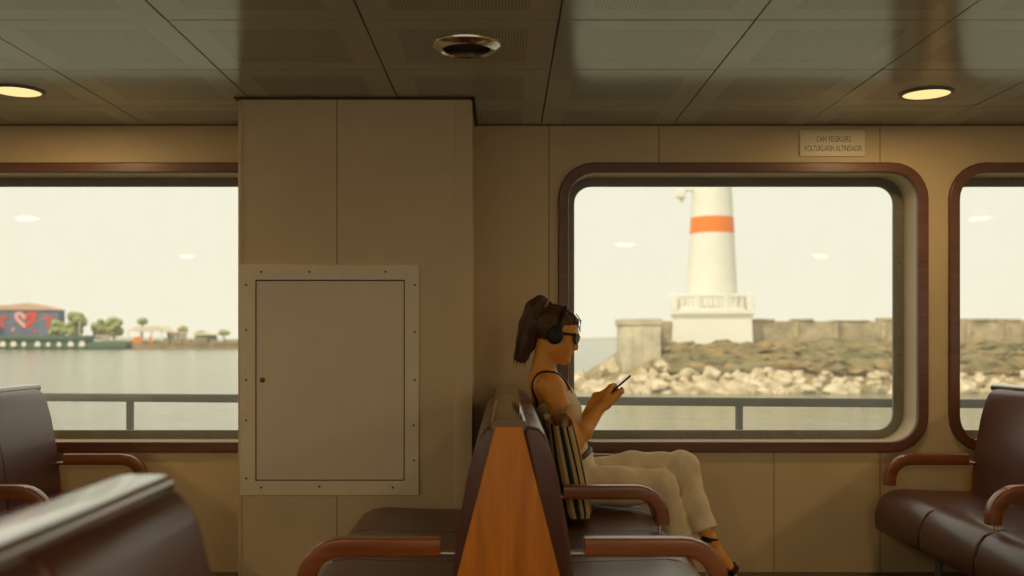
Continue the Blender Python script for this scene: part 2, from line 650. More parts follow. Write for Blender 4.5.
LAMP_W = 6.5
ceiling_light(17, 90.5, True, 'lit warm round ceiling light above the left window')
ceiling_light(926.5, 93, True, 'lit warm round ceiling light above the gap between the right windows')
ceiling_light(466.5, 45, False, 'unlit chrome ringed round ceiling light in front of the column')
LAMP_W = 32.0  # unseen lamps added out of view to fill the room with warm light
for x, y in ((-4.3, 1.6), (-1.4, -.9), (1.4, -.9), (4.3, 1.6), (5.9, 4.4), (-6.0, 4.4), (-4.2, -2.6), (4.2, -2.6)):
    LAMP_W = 10.0 if y > 4 else 33.0
    ceiling_light_at(x, y, True, 'unseen round ceiling light added beyond the frame as warm fill')

# ------------------------------------------------------------------ benches
SEAT_Z, ARM_Z = .445, .625
CORE = [(.185, .10), (.152, .5), (.040, .945)]
BACK = [(.196, .40), (.187, .51), (.170, .65), (.143, .80), (.119, .89), (.106, .922), (.088, .940), (.055, .947)]


def back_profile(s, x, thin=0.0):
    inner = [(.043, .935), (.10, .708), (.152, .5), (.165, .40)]
    return [(x + s * (a - (thin if z < .945 else thin * .4)), z) for a, z in BACK] + [(x + s * (a - thin), z) for a, z in inner]


def seat_profile(s, x):
    pts = [(.14, .445), (.22, .437), (.40, .441), (.54, .447), (.595, .440), (.632, .420), (.658, .385), (.672, .33), (.676, .28), (.668, .25), (.645, .238), (.52, .236), (.50, .30), (.14, .318)]
    return [(x + s * a, z) for a, z in pts]


def make_arm(root, s, x, y, adx=-.012):
    x0_ = x
    x = x + s * adx
    path = [(x + s * .231, y, ARM_Z - .027), (x + s * .34, y, ARM_Z - .027), (x + s * .515, y, ARM_Z - .027)]
    R = .103
    for k in range(1, 9):
        a = math.radians(90 * k / 8)
        path.append((x + s * (.515 + R * math.sin(a)), y, ARM_Z - .027 - R * (1 - math.cos(a))))
    path.append((x + s * .618, y, ARM_Z - .155))
    bm = bmesh.new()
    add_sweep_rect(bm, path, .026, .027, .008)
    arm = finish('armrest', bm, M['wood_arm'], parent=root, sharp=50)
    bm = bmesh.new()
    add_tube(bm, [(x0_ + s * .12, y, ARM_Z - .047), (x + s * .25, y, ARM_Z - .047)], .0085, 10)
    finish('arm_rod', bm, M['steel'], parent=arm)
    bm = bmesh.new()
    add_box(bm, (x + s * .608 - .005, y - .013, .40), (x + s * .608 + .005, y + .013, ARM_Z - .14), .002, 1)
    finish('arm_post', bm, M['steel'], parent=arm)
    return arm


def make_bench(label, x, y0, y1, left, right, arms_l, arms_r, thin_left=0.0, thin_right=0.0):
    """left / right: cushion joints along y on each side; arms: y of the armrests"""
    root = thing('bench', label, 'bench', (x, (y0 + y1) / 2, 0), 'back to back ferry benches')
    core = [(x + a, z) for a, z in CORE] + [(x - a, z) for a, z in CORE[::-1]]
    bm = bmesh.new()
    add_prism(bm, core, y0 + .022, y1 - .022)
    finish('back_core', bm, M['dark'], parent=root)
    for ya, yb in ((y0, y0 + .024), (y1 - .024, y1)):
        bm = bmesh.new()
        add_prism(bm, core, ya, yb, .003, 2)
        finish('end_panel', bm, M['wood_panel'], parent=root)
    bm = bmesh.new()
    cp = [(-.044, .930), (-.050, .938), (-.0525, .947), (-.0515, .955), (-.0475, .9615), (-.041, .9655), (-.030, .967), (.030, .967), (.041, .9655), (.0475, .9615), (.0515, .955), (.0525, .947), (.050, .938), (.044, .930)]
    add_prism(bm, [(x + a, z) for a, z in cp], y0 + .001, y1 - .001, .002, 1)
    finish('top_cap', bm, M['cap'], parent=root)
    for s, js, arms in ((-1, left, arms_l), (1, right, arms_r)):
        for a, b in zip(js, js[1:]):
            bm = bmesh.new()
            add_prism(bm, back_profile(s, x, thin_left if s < 0 else thin_right), a + .003, b - .003, .012, 3)
            finish('backrest_cushion', bm, M['vinyl'], parent=root, sharp=50)
            bm = bmesh.new()
            add_prism(bm, seat_profile(s, x), a + .003, b - .003, .014, 3)
            finish('seat_cushion', bm, M['vinyl'], parent=root, sharp=50)
        bm = bmesh.new()
        add_box(bm, tuple(sorted((x + s * .12, x + s * .50)))[0:1] + (js[0] + .02, .285), tuple(sorted((x + s * .12, x + s * .50)))[1:2] + (js[-1] - .02, .325), .004, 1)
        finish('seat_frame', bm, M['grey_metal'], parent=root)
        for yy in (js[0] + .25, js[-1] - .25):
            bm = bmesh.new()
            add_tube(bm, [(x + s * .46, yy, .30), (x + s * .46, yy, .01)], .018, 10)
            add_box(bm, (x + s * .46 - .05, yy - .04, 0), (x + s * .46 + .05, yy + .04, .012), .003, 1)
            finish('leg', bm, M['grey_metal'], parent=root)
        for yy in arms:
            make_arm(root, s, x, yy, -.035 if (s < 0 and thin_left and not thin_right) else -.012)
    bm = bmesh.new()
    add_box(bm, (x - .16, y0 + .06, 0), (x + .16, y1 - .06, .12), .005, 1)
    finish('plinth', bm, M['dark'], parent=root)
    return root


J4 = [2.86, 3.39, 3.91, 4.43, 4.965]
make_bench('oxblood back to back bench with honey wood end panel where the woman sits', .013, 2.85, 5.05, J4[:4], J4, [2.875], [2.875, 3.895, 4.945], .024)
make_bench('oxblood bench under the rightmost window with its seats facing the seated woman', 2.52, 2.85, 5.05, J4, J4, [2.875, 3.895, 4.945], [2.875, 3.895, 4.945])
make_bench('oxblood bench under the left window, its backrest rising above the sill', -2.40, 2.85, 5.05, J4, J4, [2.875, 3.895, 4.945], [2.875, 3.895, 4.945])
JF = [-.91, -.39, .13, .65, 1.17, 1.69]
make_bench('blurred bench back nearest the lens with a pale gleam along its top', -.615, -.92, 1.70, JF, JF, [1.665], [1.665], .024, .024)

# ------------------------------------------------------------------ the seated woman (implicit surfaces meshed with surface nets)
class Field:
    def __init__(self, lo, hi, h):
        self.h = h
        self.lo = np.array(lo, float)
        n = np.ceil((np.array(hi) - self.lo) / h).astype(int) + 1
        self.n = n
        self.ax = [self.lo[i] + h * np.arange(n[i]) for i in range(3)]
        self.d = np.full(n, 1.0, np.float32)

    def sub(self, lo, hi):
        sl = []
        for i in range(3):
            a = max(0, int((lo[i] - self.lo[i]) / self.h))
            b = min(self.n[i], int((hi[i] - self.lo[i]) / self.h) + 2)
            if b <= a:
                return None, None
            sl.append(slice(a, b))
        g = np.meshgrid(self.ax[0][sl[0]], self.ax[1][sl[1]], self.ax[2][sl[2]], indexing='ij')
        return tuple(sl), g

    def put(self, sl, v, k):
        a = self.d[sl]
        if k <= 0:
            self.d[sl] = np.minimum(a, v)
            return
        hh = np.clip(.5 + .5 * (a - v) / k, 0, 1)
        self.d[sl] = a * (1 - hh) + v * hh - k * hh * (1 - hh)

    def cone(self, a, b, ra, rb, k=.02):
        a, b = np.array(a, float), np.array(b, float)
        m = max(ra, rb) + k * 2 + .03
        sl, g = self.sub(np.minimum(a, b) - m, np.maximum(a, b) + m)
        if sl is None:
            return self
        ba = b - a
        px, py, pz = g[0] - a[0], g[1] - a[1], g[2] - a[2]
        t = np.clip((px * ba[0] + py * ba[1] + pz * ba[2]) / max(ba @ ba, 1e-9), 0, 1)
        v = np.sqrt((px - t * ba[0]) ** 2 + (py - t * ba[1]) ** 2 + (pz - t * ba[2]) ** 2) - (ra + (rb - ra) * t)
        self.put(sl, v, k)
        return self

    def chain(self, pts, rs, k=.02):
        for i in range(len(pts) - 1):
            self.cone(pts[i], pts[i + 1], rs[i], rs[i + 1], k)
        return self

    def ell(self, c, r, R=None, k=.02):
        c, r = np.array(c, float), np.array(r, float)
        m = r.max() + 2 * k + .03
        sl, g = self.sub(c - m, c + m)
        if sl is None:
            return self
        q = [g[0] - c[0], g[1] - c[1], g[2] - c[2]]
        if R is not None:
            R = np.array(R)
            q = [q[0] * R[0, i] + q[1] * R[1, i] + q[2] * R[2, i] for i in range(3)]
        k0 = np.sqrt(sum((q[i] / r[i]) ** 2 for i in range(3)))
        k1 = np.sqrt(sum((q[i] / r[i] ** 2) ** 2 for i in range(3)))
        v = k0 * (k0 - 1) / np.maximum(k1, 1e-6)
        self.put(sl, v, k)
        return self

    def plane(self, p, nrm):
        """keep the side the normal points away from"""
        p, nrm = np.array(p, float), np.array(nrm, float)
        nrm = nrm / np.linalg.norm(nrm)
        v = (self.ax[0][:, None, None] - p[0]) * nrm[0] + (self.ax[1][None, :, None] - p[1]) * nrm[1] + (self.ax[2][None, None, :] - p[2]) * nrm[2]
        self.d = np.maximum(self.d, v)
        return self

    def grid(self):
        return np.meshgrid(*self.ax, indexing='ij')

    def mesh(self, name, smooth=2):
        d = self.d.copy()
        for s in range(3):                      # keep the border outside so the surface closes
            ix = [slice(None)] * 3
            ix[s] = 0
            d[tuple(ix)] = 1
            ix[s] = -1
            d[tuple(ix)] = 1
        neg = d < 0
        nx, ny, nz = d.shape
        cs = np.zeros((nx - 1, ny - 1, nz - 1), int)
        for i in (0, 1):
            for j in (0, 1):
                for k in (0, 1):
                    cs += neg[i:nx - 1 + i, j:ny - 1 + j, k:nz - 1 + k]
        act = (cs > 0) & (cs < 8)
        idx = np.full(act.shape, -1, int)
        cells = np.argwhere(act)
        idx[act] = np.arange(len(cells))
        acc = np.zeros((len(cells), 3))
        cnt = np.zeros(len(cells))
        corners = [(i, j, k) for i in (0, 1) for j in (0, 1) for k in (0, 1)]
        for c0 in corners:
            for ax_ in range(3):
                if c0[ax_]:
                    continue
                c1 = list(c0)
                c1[ax_] = 1
                a = d[cells[:, 0] + c0[0], cells[:, 1] + c0[1], cells[:, 2] + c0[2]]
                b = d[cells[:, 0] + c1[0], cells[:, 1] + c1[1], cells[:, 2] + c1[2]]
                cr = (a < 0) != (b < 0)
                t = np.where(cr, a / np.where(a == b, 1, a - b), 0)
                p = np.array(c0, float)[None, :].repeat(len(cells), 0)
                p[:, ax_] += t
                acc[cr] += p[cr]
                cnt[cr] += 1
        verts = (cells + acc / cnt[:, None]) * self.h + self.lo
        faces = []
        for ax_ in range(3):
            o1, o2 = (ax_ + 1) % 3, (ax_ + 2) % 3
            sa = [slice(1, -1)] * 3
            sb = [slice(1, -1)] * 3
            sa[ax_] = slice(0, -1)
            sb[ax_] = slice(1, None)
            a, b = neg[tuple(sa)], neg[tuple(sb)]
            ed = np.argwhere(a != b)
            off = np.ones(3, int)
            off[ax_] = 0
            e = ed + off
            flip = a[tuple(ed.T)]
            q = []
            for u, v in ((0, 0), (-1, 0), (-1, -1), (0, -1)):
                cc = e.copy()
                cc[:, o1] += u
                cc[:, o2] += v
                q.append(idx[cc[:, 0], cc[:, 1], cc[:, 2]])
            q = np.stack(q, 1)
            q[~flip] = q[~flip][:, ::-1]
            faces.append(q)
        faces = np.concatenate(faces)
        # light smoothing
        for _ in range(smooth):
            e = np.concatenate([faces[:, [0, 1]], faces[:, [1, 2]], faces[:, [2, 3]], faces[:, [3, 0]]])
            s_ = np.zeros_like(verts)
            c_ = np.zeros(len(verts))
            for i in range(3):
                s_[:, i] = np.bincount(e[:, 0], verts[e[:, 1], i], len(verts)) + np.bincount(e[:, 1], verts[e[:, 0], i], len(verts))
            c_ = np.bincount(e[:, 0], minlength=len(verts)) + np.bincount(e[:, 1], minlength=len(verts))
            verts = verts * .5 + .5 * s_ / np.maximum(c_, 1)[:, None]
        me = bpy.data.meshes.new(name)
        me.from_pydata(verts.tolist(), [], faces.tolist())
        me.update()
        return me


M['skin'] = mat('skin', (.74, .335, .075), .48, spec=.4, var=.08, vscale=30)
M['skin'].node_tree.nodes['Principled BSDF'].inputs['Subsurface Weight'].default_value = .12
M['skin'].node_tree.nodes['Principled BSDF'].inputs['Subsurface Radius'].default_value = (.02, .008, .004)
M['hair'] = mat('dark_brown_hair', (.075, .033, .015), .5, spec=.45, var=.5, vscale=6, stretch=(30, 30, 4), bump=.5, bscale=9)
M['lips'] = mat('lip_colour', (.36, .12, .06), .45)
M['linen'] = mat('cream_linen', (.75, .655, .48), .85, spec=.2, var=.10, vscale=14, bump=.5, bscale=26)
M['top'] = mat('ivory_jersey', (.74, .66, .48), .8, spec=.2, bump=.2, bscale=50)
M['black'] = mat('matt_black', (.014, .010, .008), .5, spec=.3)
M['lens'] = mat('dark_lens', (.008, .007, .008), .25, spec=.4)
M['pad'] = mat('black_leatherette', (.015, .013, .013), .5)
M['screen'] = mat('phone_screen', (.30, .30, .30), .08, spec=.9)
M['belt'] = mat('dark_brown_belt', (.05, .028, .015), .5)

YP = 4.45
th = math.radians(16)
HC = np.array(P(556.5, 335, YP))
HF = np.array((math.cos(th), 0, -math.sin(th)))
HU = np.array((math.sin(th), 0, math.cos(th)))
HL = np.array((0, 1.0, 0))
HR = np.stack([HF, HL, HU], 1)


def H(a, b, l=0.0):
    return HC + HF * a + HU * b + HL * l


def PP(px, py, Y=YP):
    return np.array(P(px, py, Y))


tt = math.radians(15)                       # torso leans back
TR = np.stack([np.array((math.cos(tt), 0, math.sin(tt))), HL, np.array((-math.sin(tt), 0, math.cos(tt)))], 1)
neck0, neck1 = H(-.030, -.055), PP(541.5, 377)
shR, shL = PP(551, 386.5, 4.293), PP(549, 386, 4.612)
elR, elL = PP(573.5, 445, 4.235), PP(577, 442, 4.66)
wrR, wrL = PP(599.5, 409, 4.365), PP(597, 397, 4.515)
hipR, hipL = PP(574, 485, 4.36), PP(583, 480, 4.53)
knR, knL = PP(660, 486, 4.36), PP(682, 468, 4.47)
anR = np.array((.845, 4.42, .115))
anL = PP(710, 541, 4.37)

# phone: long axis dirp, screen towards the face
phC = PP(617.5, 386, 4.435)
dirp = np.array((.757, 0, .653))
nrm_p = np.array((-.653, 0, .757))


def torso(f, o=0.0):
    f.ell(PP(556, 408), (.096 + o, .140 + o, .165 + o), TR, .03)
    f.ell(PP(549, 392), (.075 + o, .150 + o, .075 + o), TR, .03)
    f.ell(PP(565, 445), (.092 + o, .122 + o, .13 + o), TR, .04)
    f.ell(PP(571, 480), (.112 + o, .165 + o, .115 + o), None, .04)
    for y in (4.385, 4.515):
        f.ell(PP(568.5, 412, y), (.052 + o, .056 + o, .056 + o), None, .025)
    return f


body = Field((.02, 4.08, -.02), (1.13, 4.82, 1.40), .0048)
torso(body)
body.cone(shR, shL, .055, .052, .04)
body.cone(neck1 + np.array((-.005, -.09, -.025)), neck1 + np.array((-.005, .09, -.025)), .04, .04, .04)
body.cone(neck0, neck1, .047, .054, .03)
# head
body.ell(H(-.012, .028), (.094, .074, .092), HR, .01)
body.ell(H(.036, -.018), (.052, .060, .088), HR, .03)
body.cone(H(.005, -.055, -.038), H(.062, -.094, -.012), .030, .020, .03)
body.cone(H(.005, -.055, .038), H(.062, -.094, .012), .030, .020, .03)
body.ell(H(.070, -.098), (.021, .021, .017), HR, .015)
body.cone(H(.084, .014), H(.100, -.030), .008, .011, .010)
body.ell(H(.094, -.036), (.013, .016, .008), HR, .008)
body.cone(H(.066, .022, -.045), H(.082, .026, 0), .012, .012, .015)
body.cone(H(.066, .022, .045), H(.082, .026, 0), .012, .012, .015)
for l in (-.031, .031):
    body.ell(H(.070, .004, l), (.014, .016, .010), HR, .006)
    body.ell(H(.052, -.032, l * 1.25), (.022, .022, .022), HR, .025)
    body.ell(H(-.008, -.005, l * 2.45), (.018, .008, .030), HR, .006)
body.ell(H(.085, -.058), (.010, .020, .006), HR, .006)
body.ell(H(.082, -.069), (.010, .017, .0065), HR, .006)
# arms
for sh, el, wr in ((shR, elR, wrR), (shL, elL, wrL)):
    m1 = sh * .55 + el * .45
    body.chain([sh, m1, el], [.053, .046, .036], .02)
    m2 = el * .65 + wr * .35
    body.chain([el, m2, wr], [.036, .038, .024], .018)


def hand(side, wr):
    """side -1: right hand on the near edge of the phone, +1: left hand on the far edge"""
    s = side
    base = phC - dirp * .058 - nrm_p * .020 + HL * (s * .045)
    pc = wr * .45 + base * .55
    knk = []
    for i in range(4):
        k0 = phC - dirp * (.066 - .0185 * i) - nrm_p * (.026 - .002 * i) + HL * (s * (.047 - .002 * abs(i - 1)))
        knk.append(k0)
        body.cone(wr, k0, .018, .0115, .010)
    body.ell(pc, (.026, .017, .028), None, .012)
    ln = (.85, 1.0, .95, .78)
    for i in range(4):
        k0 = knk[i]
        j1 = k0 + HL * (-s * .024 * ln[i]) - nrm_p * .012 + dirp * .010
        j2 = j1 + HL * (-s * .020 * ln[i]) + nrm_p * .004 + dirp * .006
        tp = j2 + HL * (-s * .012 * ln[i]) + nrm_p * .009 + dirp * .002
        body.chain([k0, j1, j2, tp], [.0100, .0092, .0084, .0074], .003)
    t0 = wr * .6 + base * .4 + nrm_p * .012
    t1 = phC - dirp * .048 + nrm_p * .012 + HL * (s * .050)
    t2 = phC - dirp * .022 + nrm_p * .0165 + HL * (s * .036)
    t3 = phC - dirp * .004 + nrm_p * .0125 + HL * (s * .020)
    body.chain([t0, t1, t2, t3], [.015, .0115, .0100, .0082], .005)


hand(-1, wrR)
hand(1, wrL)
# legs (inside the trousers) and feet
for hp, kn, an, fo in ((hipR, knR, anR, (.19, -.02, -.085)), (hipL, knL, anL, (.125, -.02, -.150))):
    body.chain([hp, kn], [.070, .050], .03)
    calf = kn * .62 + an * .38 + np.array((-.022, 0, 0))
    body.chain([kn, calf, an], [.048, .046, .028], .02)
    fo = np.array(fo)
    fd = fo / np.linalg.norm(fo)
    down = np.array((-fd[2], 0, fd[0]))
    down = down if down[2] < 0 else -down
    heel = an + np.array((-.022, 0, -.030)) + down * .012
    ball = an + fo * .72 + down * .010
    body.cone(an, heel, .030, .027, .02)
    body.chain([heel, an + fo * .38 + down * .018, ball], [.026, .026, .023], .02)
    body.cone(an, ball, .030, .016, .02)
    for i in range(5):
        y = (i - 2) * .0155
        body.cone(ball + HL * y * .8, ball + fo * (.30 - .035 * abs(i - 1.2)) + HL * y + down * .006, .0125, .0088, .004)
    M.setdefault('feet', []).append((an, heel, ball, fo, fd, down)) if isinstance(M.get('feet', []), list) else None
FEET = M.pop('feet')

person = thing('person', 'woman with dark ponytail, ivory top and cream trousers, seated looking at a phone', 'person', (float(hipR[0]), YP, .44))
def on_skin(p, gap):
    p = np.array(p, float)
    for _ in range(12):
        i = np.clip(((p - body.lo) / body.h).round().astype(int), 1, body.n - 2)
        i = tuple(i)
        g3 = np.array([body.d[i[0] + 1, i[1], i[2]] - body.d[i[0] - 1, i[1], i[2]], body.d[i[0], i[1] + 1, i[2]] - body.d[i[0], i[1] - 1, i[2]], body.d[i[0], i[1], i[2] + 1] - body.d[i[0], i[1], i[2] - 1]])
        n3 = g3 / max(np.linalg.norm(g3), 1e-6)
        dd = body.d[i] + (p - (body.lo + np.array(i) * body.h)) @ n3
        p = p + n3 * (gap - dd) * .7
    return p


link_mesh('body', body.mesh('body', 2), M['skin'], parent=person, sharp=80)

# clothes
top = Field((.02, 4.20, .55), (.50, 4.72, 1.08), .005)
torso(top, .007)
pf, pb = PP(569, 388), PP(531, 408)
nn = np.cross(pf - pb, HL)
nn = nn if nn[2] > 0 else -nn
top.plane(pf, nn)
wf, wb = PP(602, 441), PP(556, 467)
nw = np.cross(wf - wb, HL)
nw = nw if nw[2] < 0 else -nw
top.plane(wf, nw)
link_mesh('tank_top', top.mesh('tank_top', 2), M['top'], parent=person, sharp=60)
for y in (4.36, 4.54):
    bm = bmesh.new()
    dy = .01 if y < YP else -.01
    sp_ = [PP(569.5, 394, y + dy * 2), PP(567, 387, y + dy * 1.5), PP(560, 377, y + dy), PP(551, 371.5, y), PP(541, 372.5, y - dy), PP(534, 384, y - dy * 2), PP(530.5, 400, y - dy * 2), PP(532, 412, y - dy)]
    sp_ = [on_skin(a_ + (b_ - a_) * t_ / 5, .003) for a_, b_ in zip(sp_, sp_[1:]) for t_ in range(5)]
    for _ in range(4):
        sp_ = [sp_[0]] + [(sp_[i - 1] + 2 * sp_[i] + sp_[i + 1]) / 4 for i in range(1, len(sp_) - 1)] + [sp_[-1]]
    add_tube(bm, sp_, .0062, 8)
    st = finish('shoulder_strap', bm, M['black'], parent=person)
    st['label'] = 'black shoulder strap'

tr = Field((.10, 4.20, .28), (1.02, 4.72, .80), .005)
tr.ell(PP(571, 480), (.122, .175, .125), None, .03)
tr.ell(PP(570, 460), (.106, .146, .10), TR, .03)
tr.chain([hipR, hipR * .45 + knR * .55 + np.array((0, 0, -.004)), knR, knR * .5 + anR * .5 + np.array((-.012, 0, 0)), anR], [.092, .086, .072, .070, .070], .025)
tr2 = Field((.10, 4.20, .28), (1.02, 4.72, .80), .005)
tr2.chain([hipL, hipL * .5 + knL * .5 + np.array((0, 0, .016)), knL, knL * .5 + anL * .5 + np.array((-.014, 0, 0)), anL + np.array((-.006, 0, 0))], [.092, .084, .073, .064, .057], .025)
hd_ = (anL - knL) / np.linalg.norm(anL - knL)
tr2.plane(PP(704, 531, 4.37), hd_)
tr.d = np.minimum(tr.d, tr2.d)
tr.plane(wf + np.array((0, 0, .004)), -nw)
gx, gy, gz = tr.grid()
# folds: soft diagonal creases at the hip and knees, long drapes down the shin
cre = .0022 * np.sin(70 * gx + 55 * gz + 9 * gy + 2 * np.sin(18 * gz)) * np.exp(-((gx - .36) / .09) ** 2)
cre += .0022 * np.sin(60 * gx - 75 * gz + 20 * gy + 2 * np.sin(25 * gx)) * np.exp(-((gx - .80) / .12) ** 2)
cre += .0015 * np.sin(38 * gx + 22 * gz + 45 * gy + 3 * np.sin(9 * gx))
tr.d = tr.d + cre.astype(np.float32)
del gx, gy, gz
link_mesh('trousers', tr.mesh('trousers', 2), M['linen'], parent=person, sharp=70)
be = Field((.10, 4.20, .62), (.50, 4.72, .84), .004)
be.ell(PP(570, 460), (.112, .151, .104), TR, .0)
be.ell(PP(571, 480), (.126, .179, .129), None, .03)
be.plane(wf + np.array((0, 0, .007)), -nw)
be.plane(wf + np.array((0, 0, -.016)), nw)
link_mesh('belt', be.mesh('belt', 1), M['belt'], parent=person, sharp=60)

# hair: cap, fringe and a ponytail tied high
ha = Field((-.06, 4.28, .95), (.40, 4.62, 1.44), .004)
ha.ell(H(-.018, .036), (.100, .083, .098), HR, .01)
ha.cone(H(.045, .085, -.03), H(.070, .080, -.01), .024, .010, .015)
ha.cone(H(.045, .085, .03), H(.070, .080, .012), .024, .010, .015)
# cut the hair away from the face and the nape
gx, gy, gz = ha.grid()
a_ = (gx - HC[0]) * HF[0] + (gz - HC[2]) * HF[2]
b_ = (gx - HC[0]) * HU[0] + (gz - HC[2]) * HU[2]
cut = np.minimum(.048 - b_ + .34 * (a_ - .012), a_ - .012)          # in front of the ear and below the hairline
ha.d = np.maximum(ha.d, cut.astype(np.float32))
ha.d = np.maximum(ha.d, (-.045 - b_ - .15 * a_).astype(np.float32))
pony = [PP(547, 306), PP(540, 302), PP(534, 308), PP(528.5, 325), PP(524.5, 342), PP(520.5, 357)]
ha.chain(pony, [.026, .028, .038, .042, .036, .022], .012)
ha.chain([PP(541, 306, YP + .02), PP(533, 325, YP + .02), PP(529, 344, YP + .01), PP(524, 360)], [.026, .036, .030, .014], .012)
ang = np.arctan2(gy - YP, a_ + .02)
ha.d = ha.d + (.0022 * np.sin(230 * gy + 60 * a_ + 6 * np.sin(14 * b_))).astype(np.float32)
del gx, gy, gz, a_, b_, ang, cut
hair = link_mesh('hair', ha.mesh('hair', 1), M['hair'], parent=person, sharp=70)
bm = bmesh.new()
rs = random.Random(3)
for k in range(150):
    j = rs.uniform(-1, 1)
    q = rs.uniform(-1, 1)
    e = rs.uniform(.75, 1.12)
    p0 = PP(543, 303) + np.array((q * .012, j * .018, rs.uniform(-.01, .014)))
    p1 = PP(531, 316) + np.array((q * .036, j * .036, q * .018))
    p2 = PP(526, 338) + np.array((q * .036, j * .036, rs.uniform(-.01, .01)))
    p3 = PP(520.5, 357) + np.array((q * .034, j * .026, rs.uniform(-.035, .012)))
    add_tube(bm, [p0, p1, p2, p2 + (p3 - p2) * e], [.0016, .0022, .0018, .0006], 4)
for k in range(14):
    l = rs.uniform(-.05, .05)
    a0 = rs.uniform(.03, .06)
    add_tube(bm, [H(a0, .112 + rs.uniform(-.01, .004), l * .6), H(a0 + .030, .090, l * .7), H(.094 + rs.uniform(-.008, .006), .050 + rs.uniform(-.012, .01), l * .8)], [.0011, .0012, .0005], 4)
finish('loose_strand', bm, M['hair'], parent=hair)
bm = bmesh.new()
c0 = PP(546, 305.5)
ring = []
ax1 = Vector((.35, 0, .94)).normalized()
for k in range(17):
    t = 2 * PI * k / 16
    ring.append(Vector(c0) + ax1 * math.cos(t) * .027 + Vector((0, 1, 0)) * math.sin(t) * .027)
add_tube(bm, ring, .0065, 8)
finish('hair_tie', bm, M['lips'], parent=hair)

# sandals
for an, heel, ball, fo, fd, down in FEET:
    bm = bmesh.new()
    path = [heel - fd * .03 + down * .024, heel + fd * .05 + down * .030, ball + down * .026, ball + fo * .34 + down * .020]
    up = -down
    wds = (.026, .030, .042, .030)
    rows = []
    for p, wd in zip(path, wds):
        rows.append([bm.verts.new(p + HL * wd + up * .005), bm.verts.new(p - HL * wd + up * .005), bm.verts.new(p - HL * wd - up * .012), bm.verts.new(p + HL * wd - up * .012)])
    for i in range(3):
        for k in range(4):
            bm.faces.new((rows[i][k], rows[i][(k + 1) % 4], rows[i + 1][(k + 1) % 4], rows[i + 1][k]))
    bm.faces.new(rows[0][::-1])
    bm.faces.new(rows[-1])
    sd = finish('sandal', bm, M['black'], parent=person)
    for c, rr, axis, wdt in ((an + np.array((-.002, 0, .008)), (.036, .034), np.array((fd[0] * .3, 0, 1.0)), .011), (ball + fo * .05, (.031, .047), fd, .012)):
        axis = axis / np.linalg.norm(axis)
        u = np.cross(HL, axis)
        bm = bmesh.new()
        lp = [c + u * rr[0] * math.cos(2 * PI * k / 24) + HL * rr[1] * math.sin(2 * PI * k / 24) for k in range(25)]
        rws = []
        for p in lp[:-1]:
            ot = (p - c) / np.linalg.norm(p - c) * .003
            rws.append([bm.verts.new(p + axis * wdt), bm.verts.new(p + axis * wdt + ot), bm.verts.new(p - axis * wdt + ot), bm.verts.new(p - axis * wdt)])
        for i in range(24):
            for k in range(4):
                bm.faces.new((rws[i][k], rws[i][(k + 1) % 4], rws[(i + 1) % 24][(k + 1) % 4], rws[(i + 1) % 24][k]))
        finish('strap', bm, M['black'], parent=sd)

# headphones
hp_ = thing('headphones', "black over-ear headphones worn on the seated woman's head", 'headphones', tuple(H(-.010, 0)))
for s_ in (-1, 1):
    rot = Matrix(((HF[0], 0, HU[0]), (0, 1, 0), (HF[2], 0, HU[2])))
    bm = bmesh.new()
    pr = [(0, .030), (.022, .0295), (.031, .026), (.0355, .018), (.036, .010), (.034, .004)]
    add_lathe(bm, [(r, s_ * h) for r, h in pr], (0, 0, 0), 28, 'Y')
    c = H(-.010, -.004, s_ * .082)
    for v in bm.verts:
        v.co = rot @ Vector((v.co.x, v.co.y, v.co.z * 1.12)) + Vector(c)
    cup = finish('ear_cup', bm, M['black'], parent=hp_)
    bm = bmesh.new()
    add_lathe(bm, [(.020, s_ * .008), (.034, s_ * .006), (.037, s_ * -.001), (.033, s_ * -.008), (.018, s_ * -.008)], (0, 0, 0), 28, 'Y')
    for v in bm.verts:
        v.co = rot @ Vector((v.co.x, v.co.y, v.co.z * 1.1)) + Vector(c)
    finish('ear_pad', bm, M['pad'], parent=cup)
bm = bmesh.new()
band = [H(-.010 + .012 * math.sin(t), .030 + .104 * math.sin(t), -.100 * math.cos(t)) for t in [PI * k / 24 for k in range(25)]]
band = [H(-.010, .0, -.107)] + band + [H(-.010, .0, .107)]
add_tube(bm, band, .0075, 8, flat=(1.5, .7))
finish('headband', bm, M['black'], parent=hp_)

# sunglasses
sgl = thing('sunglasses', "black sunglasses on the seated woman's face", 'sunglasses', tuple(H(.095, 0)))
bm = bmesh.new()
outline = [(-.066, .024), (-.040, .021), (-.010, .018), (.010, .018), (.040, .021), (.066, .024), (.062, -.004), (.046, -.022), (.022, -.022), (.008, -.002), (-.008, -.002), (-.022, -.022), (-.046, -.022), (-.062, -.004)]
vs0, vs1 = [], []
for l, b in outline:
    cv = -.030 * (l / .066) ** 2
    vs0.append(bm.verts.new(H(.104 + cv, .006 + b, l)))
    vs1.append(bm.verts.new(H(.099 + cv, .006 + b, l)))
bm.faces.new(vs0)
bm.faces.new(vs1[::-1])
for k in range(len(outline)):
    n2 = (k + 1) % len(outline)
    bm.faces.new((vs0[k], vs0[n2], vs1[n2], vs1[k]))
bmesh.ops.triangulate(bm, faces=[f for f in bm.faces if len(f.verts) > 4])
fr = finish('frame', bm, M['black'], parent=sgl)
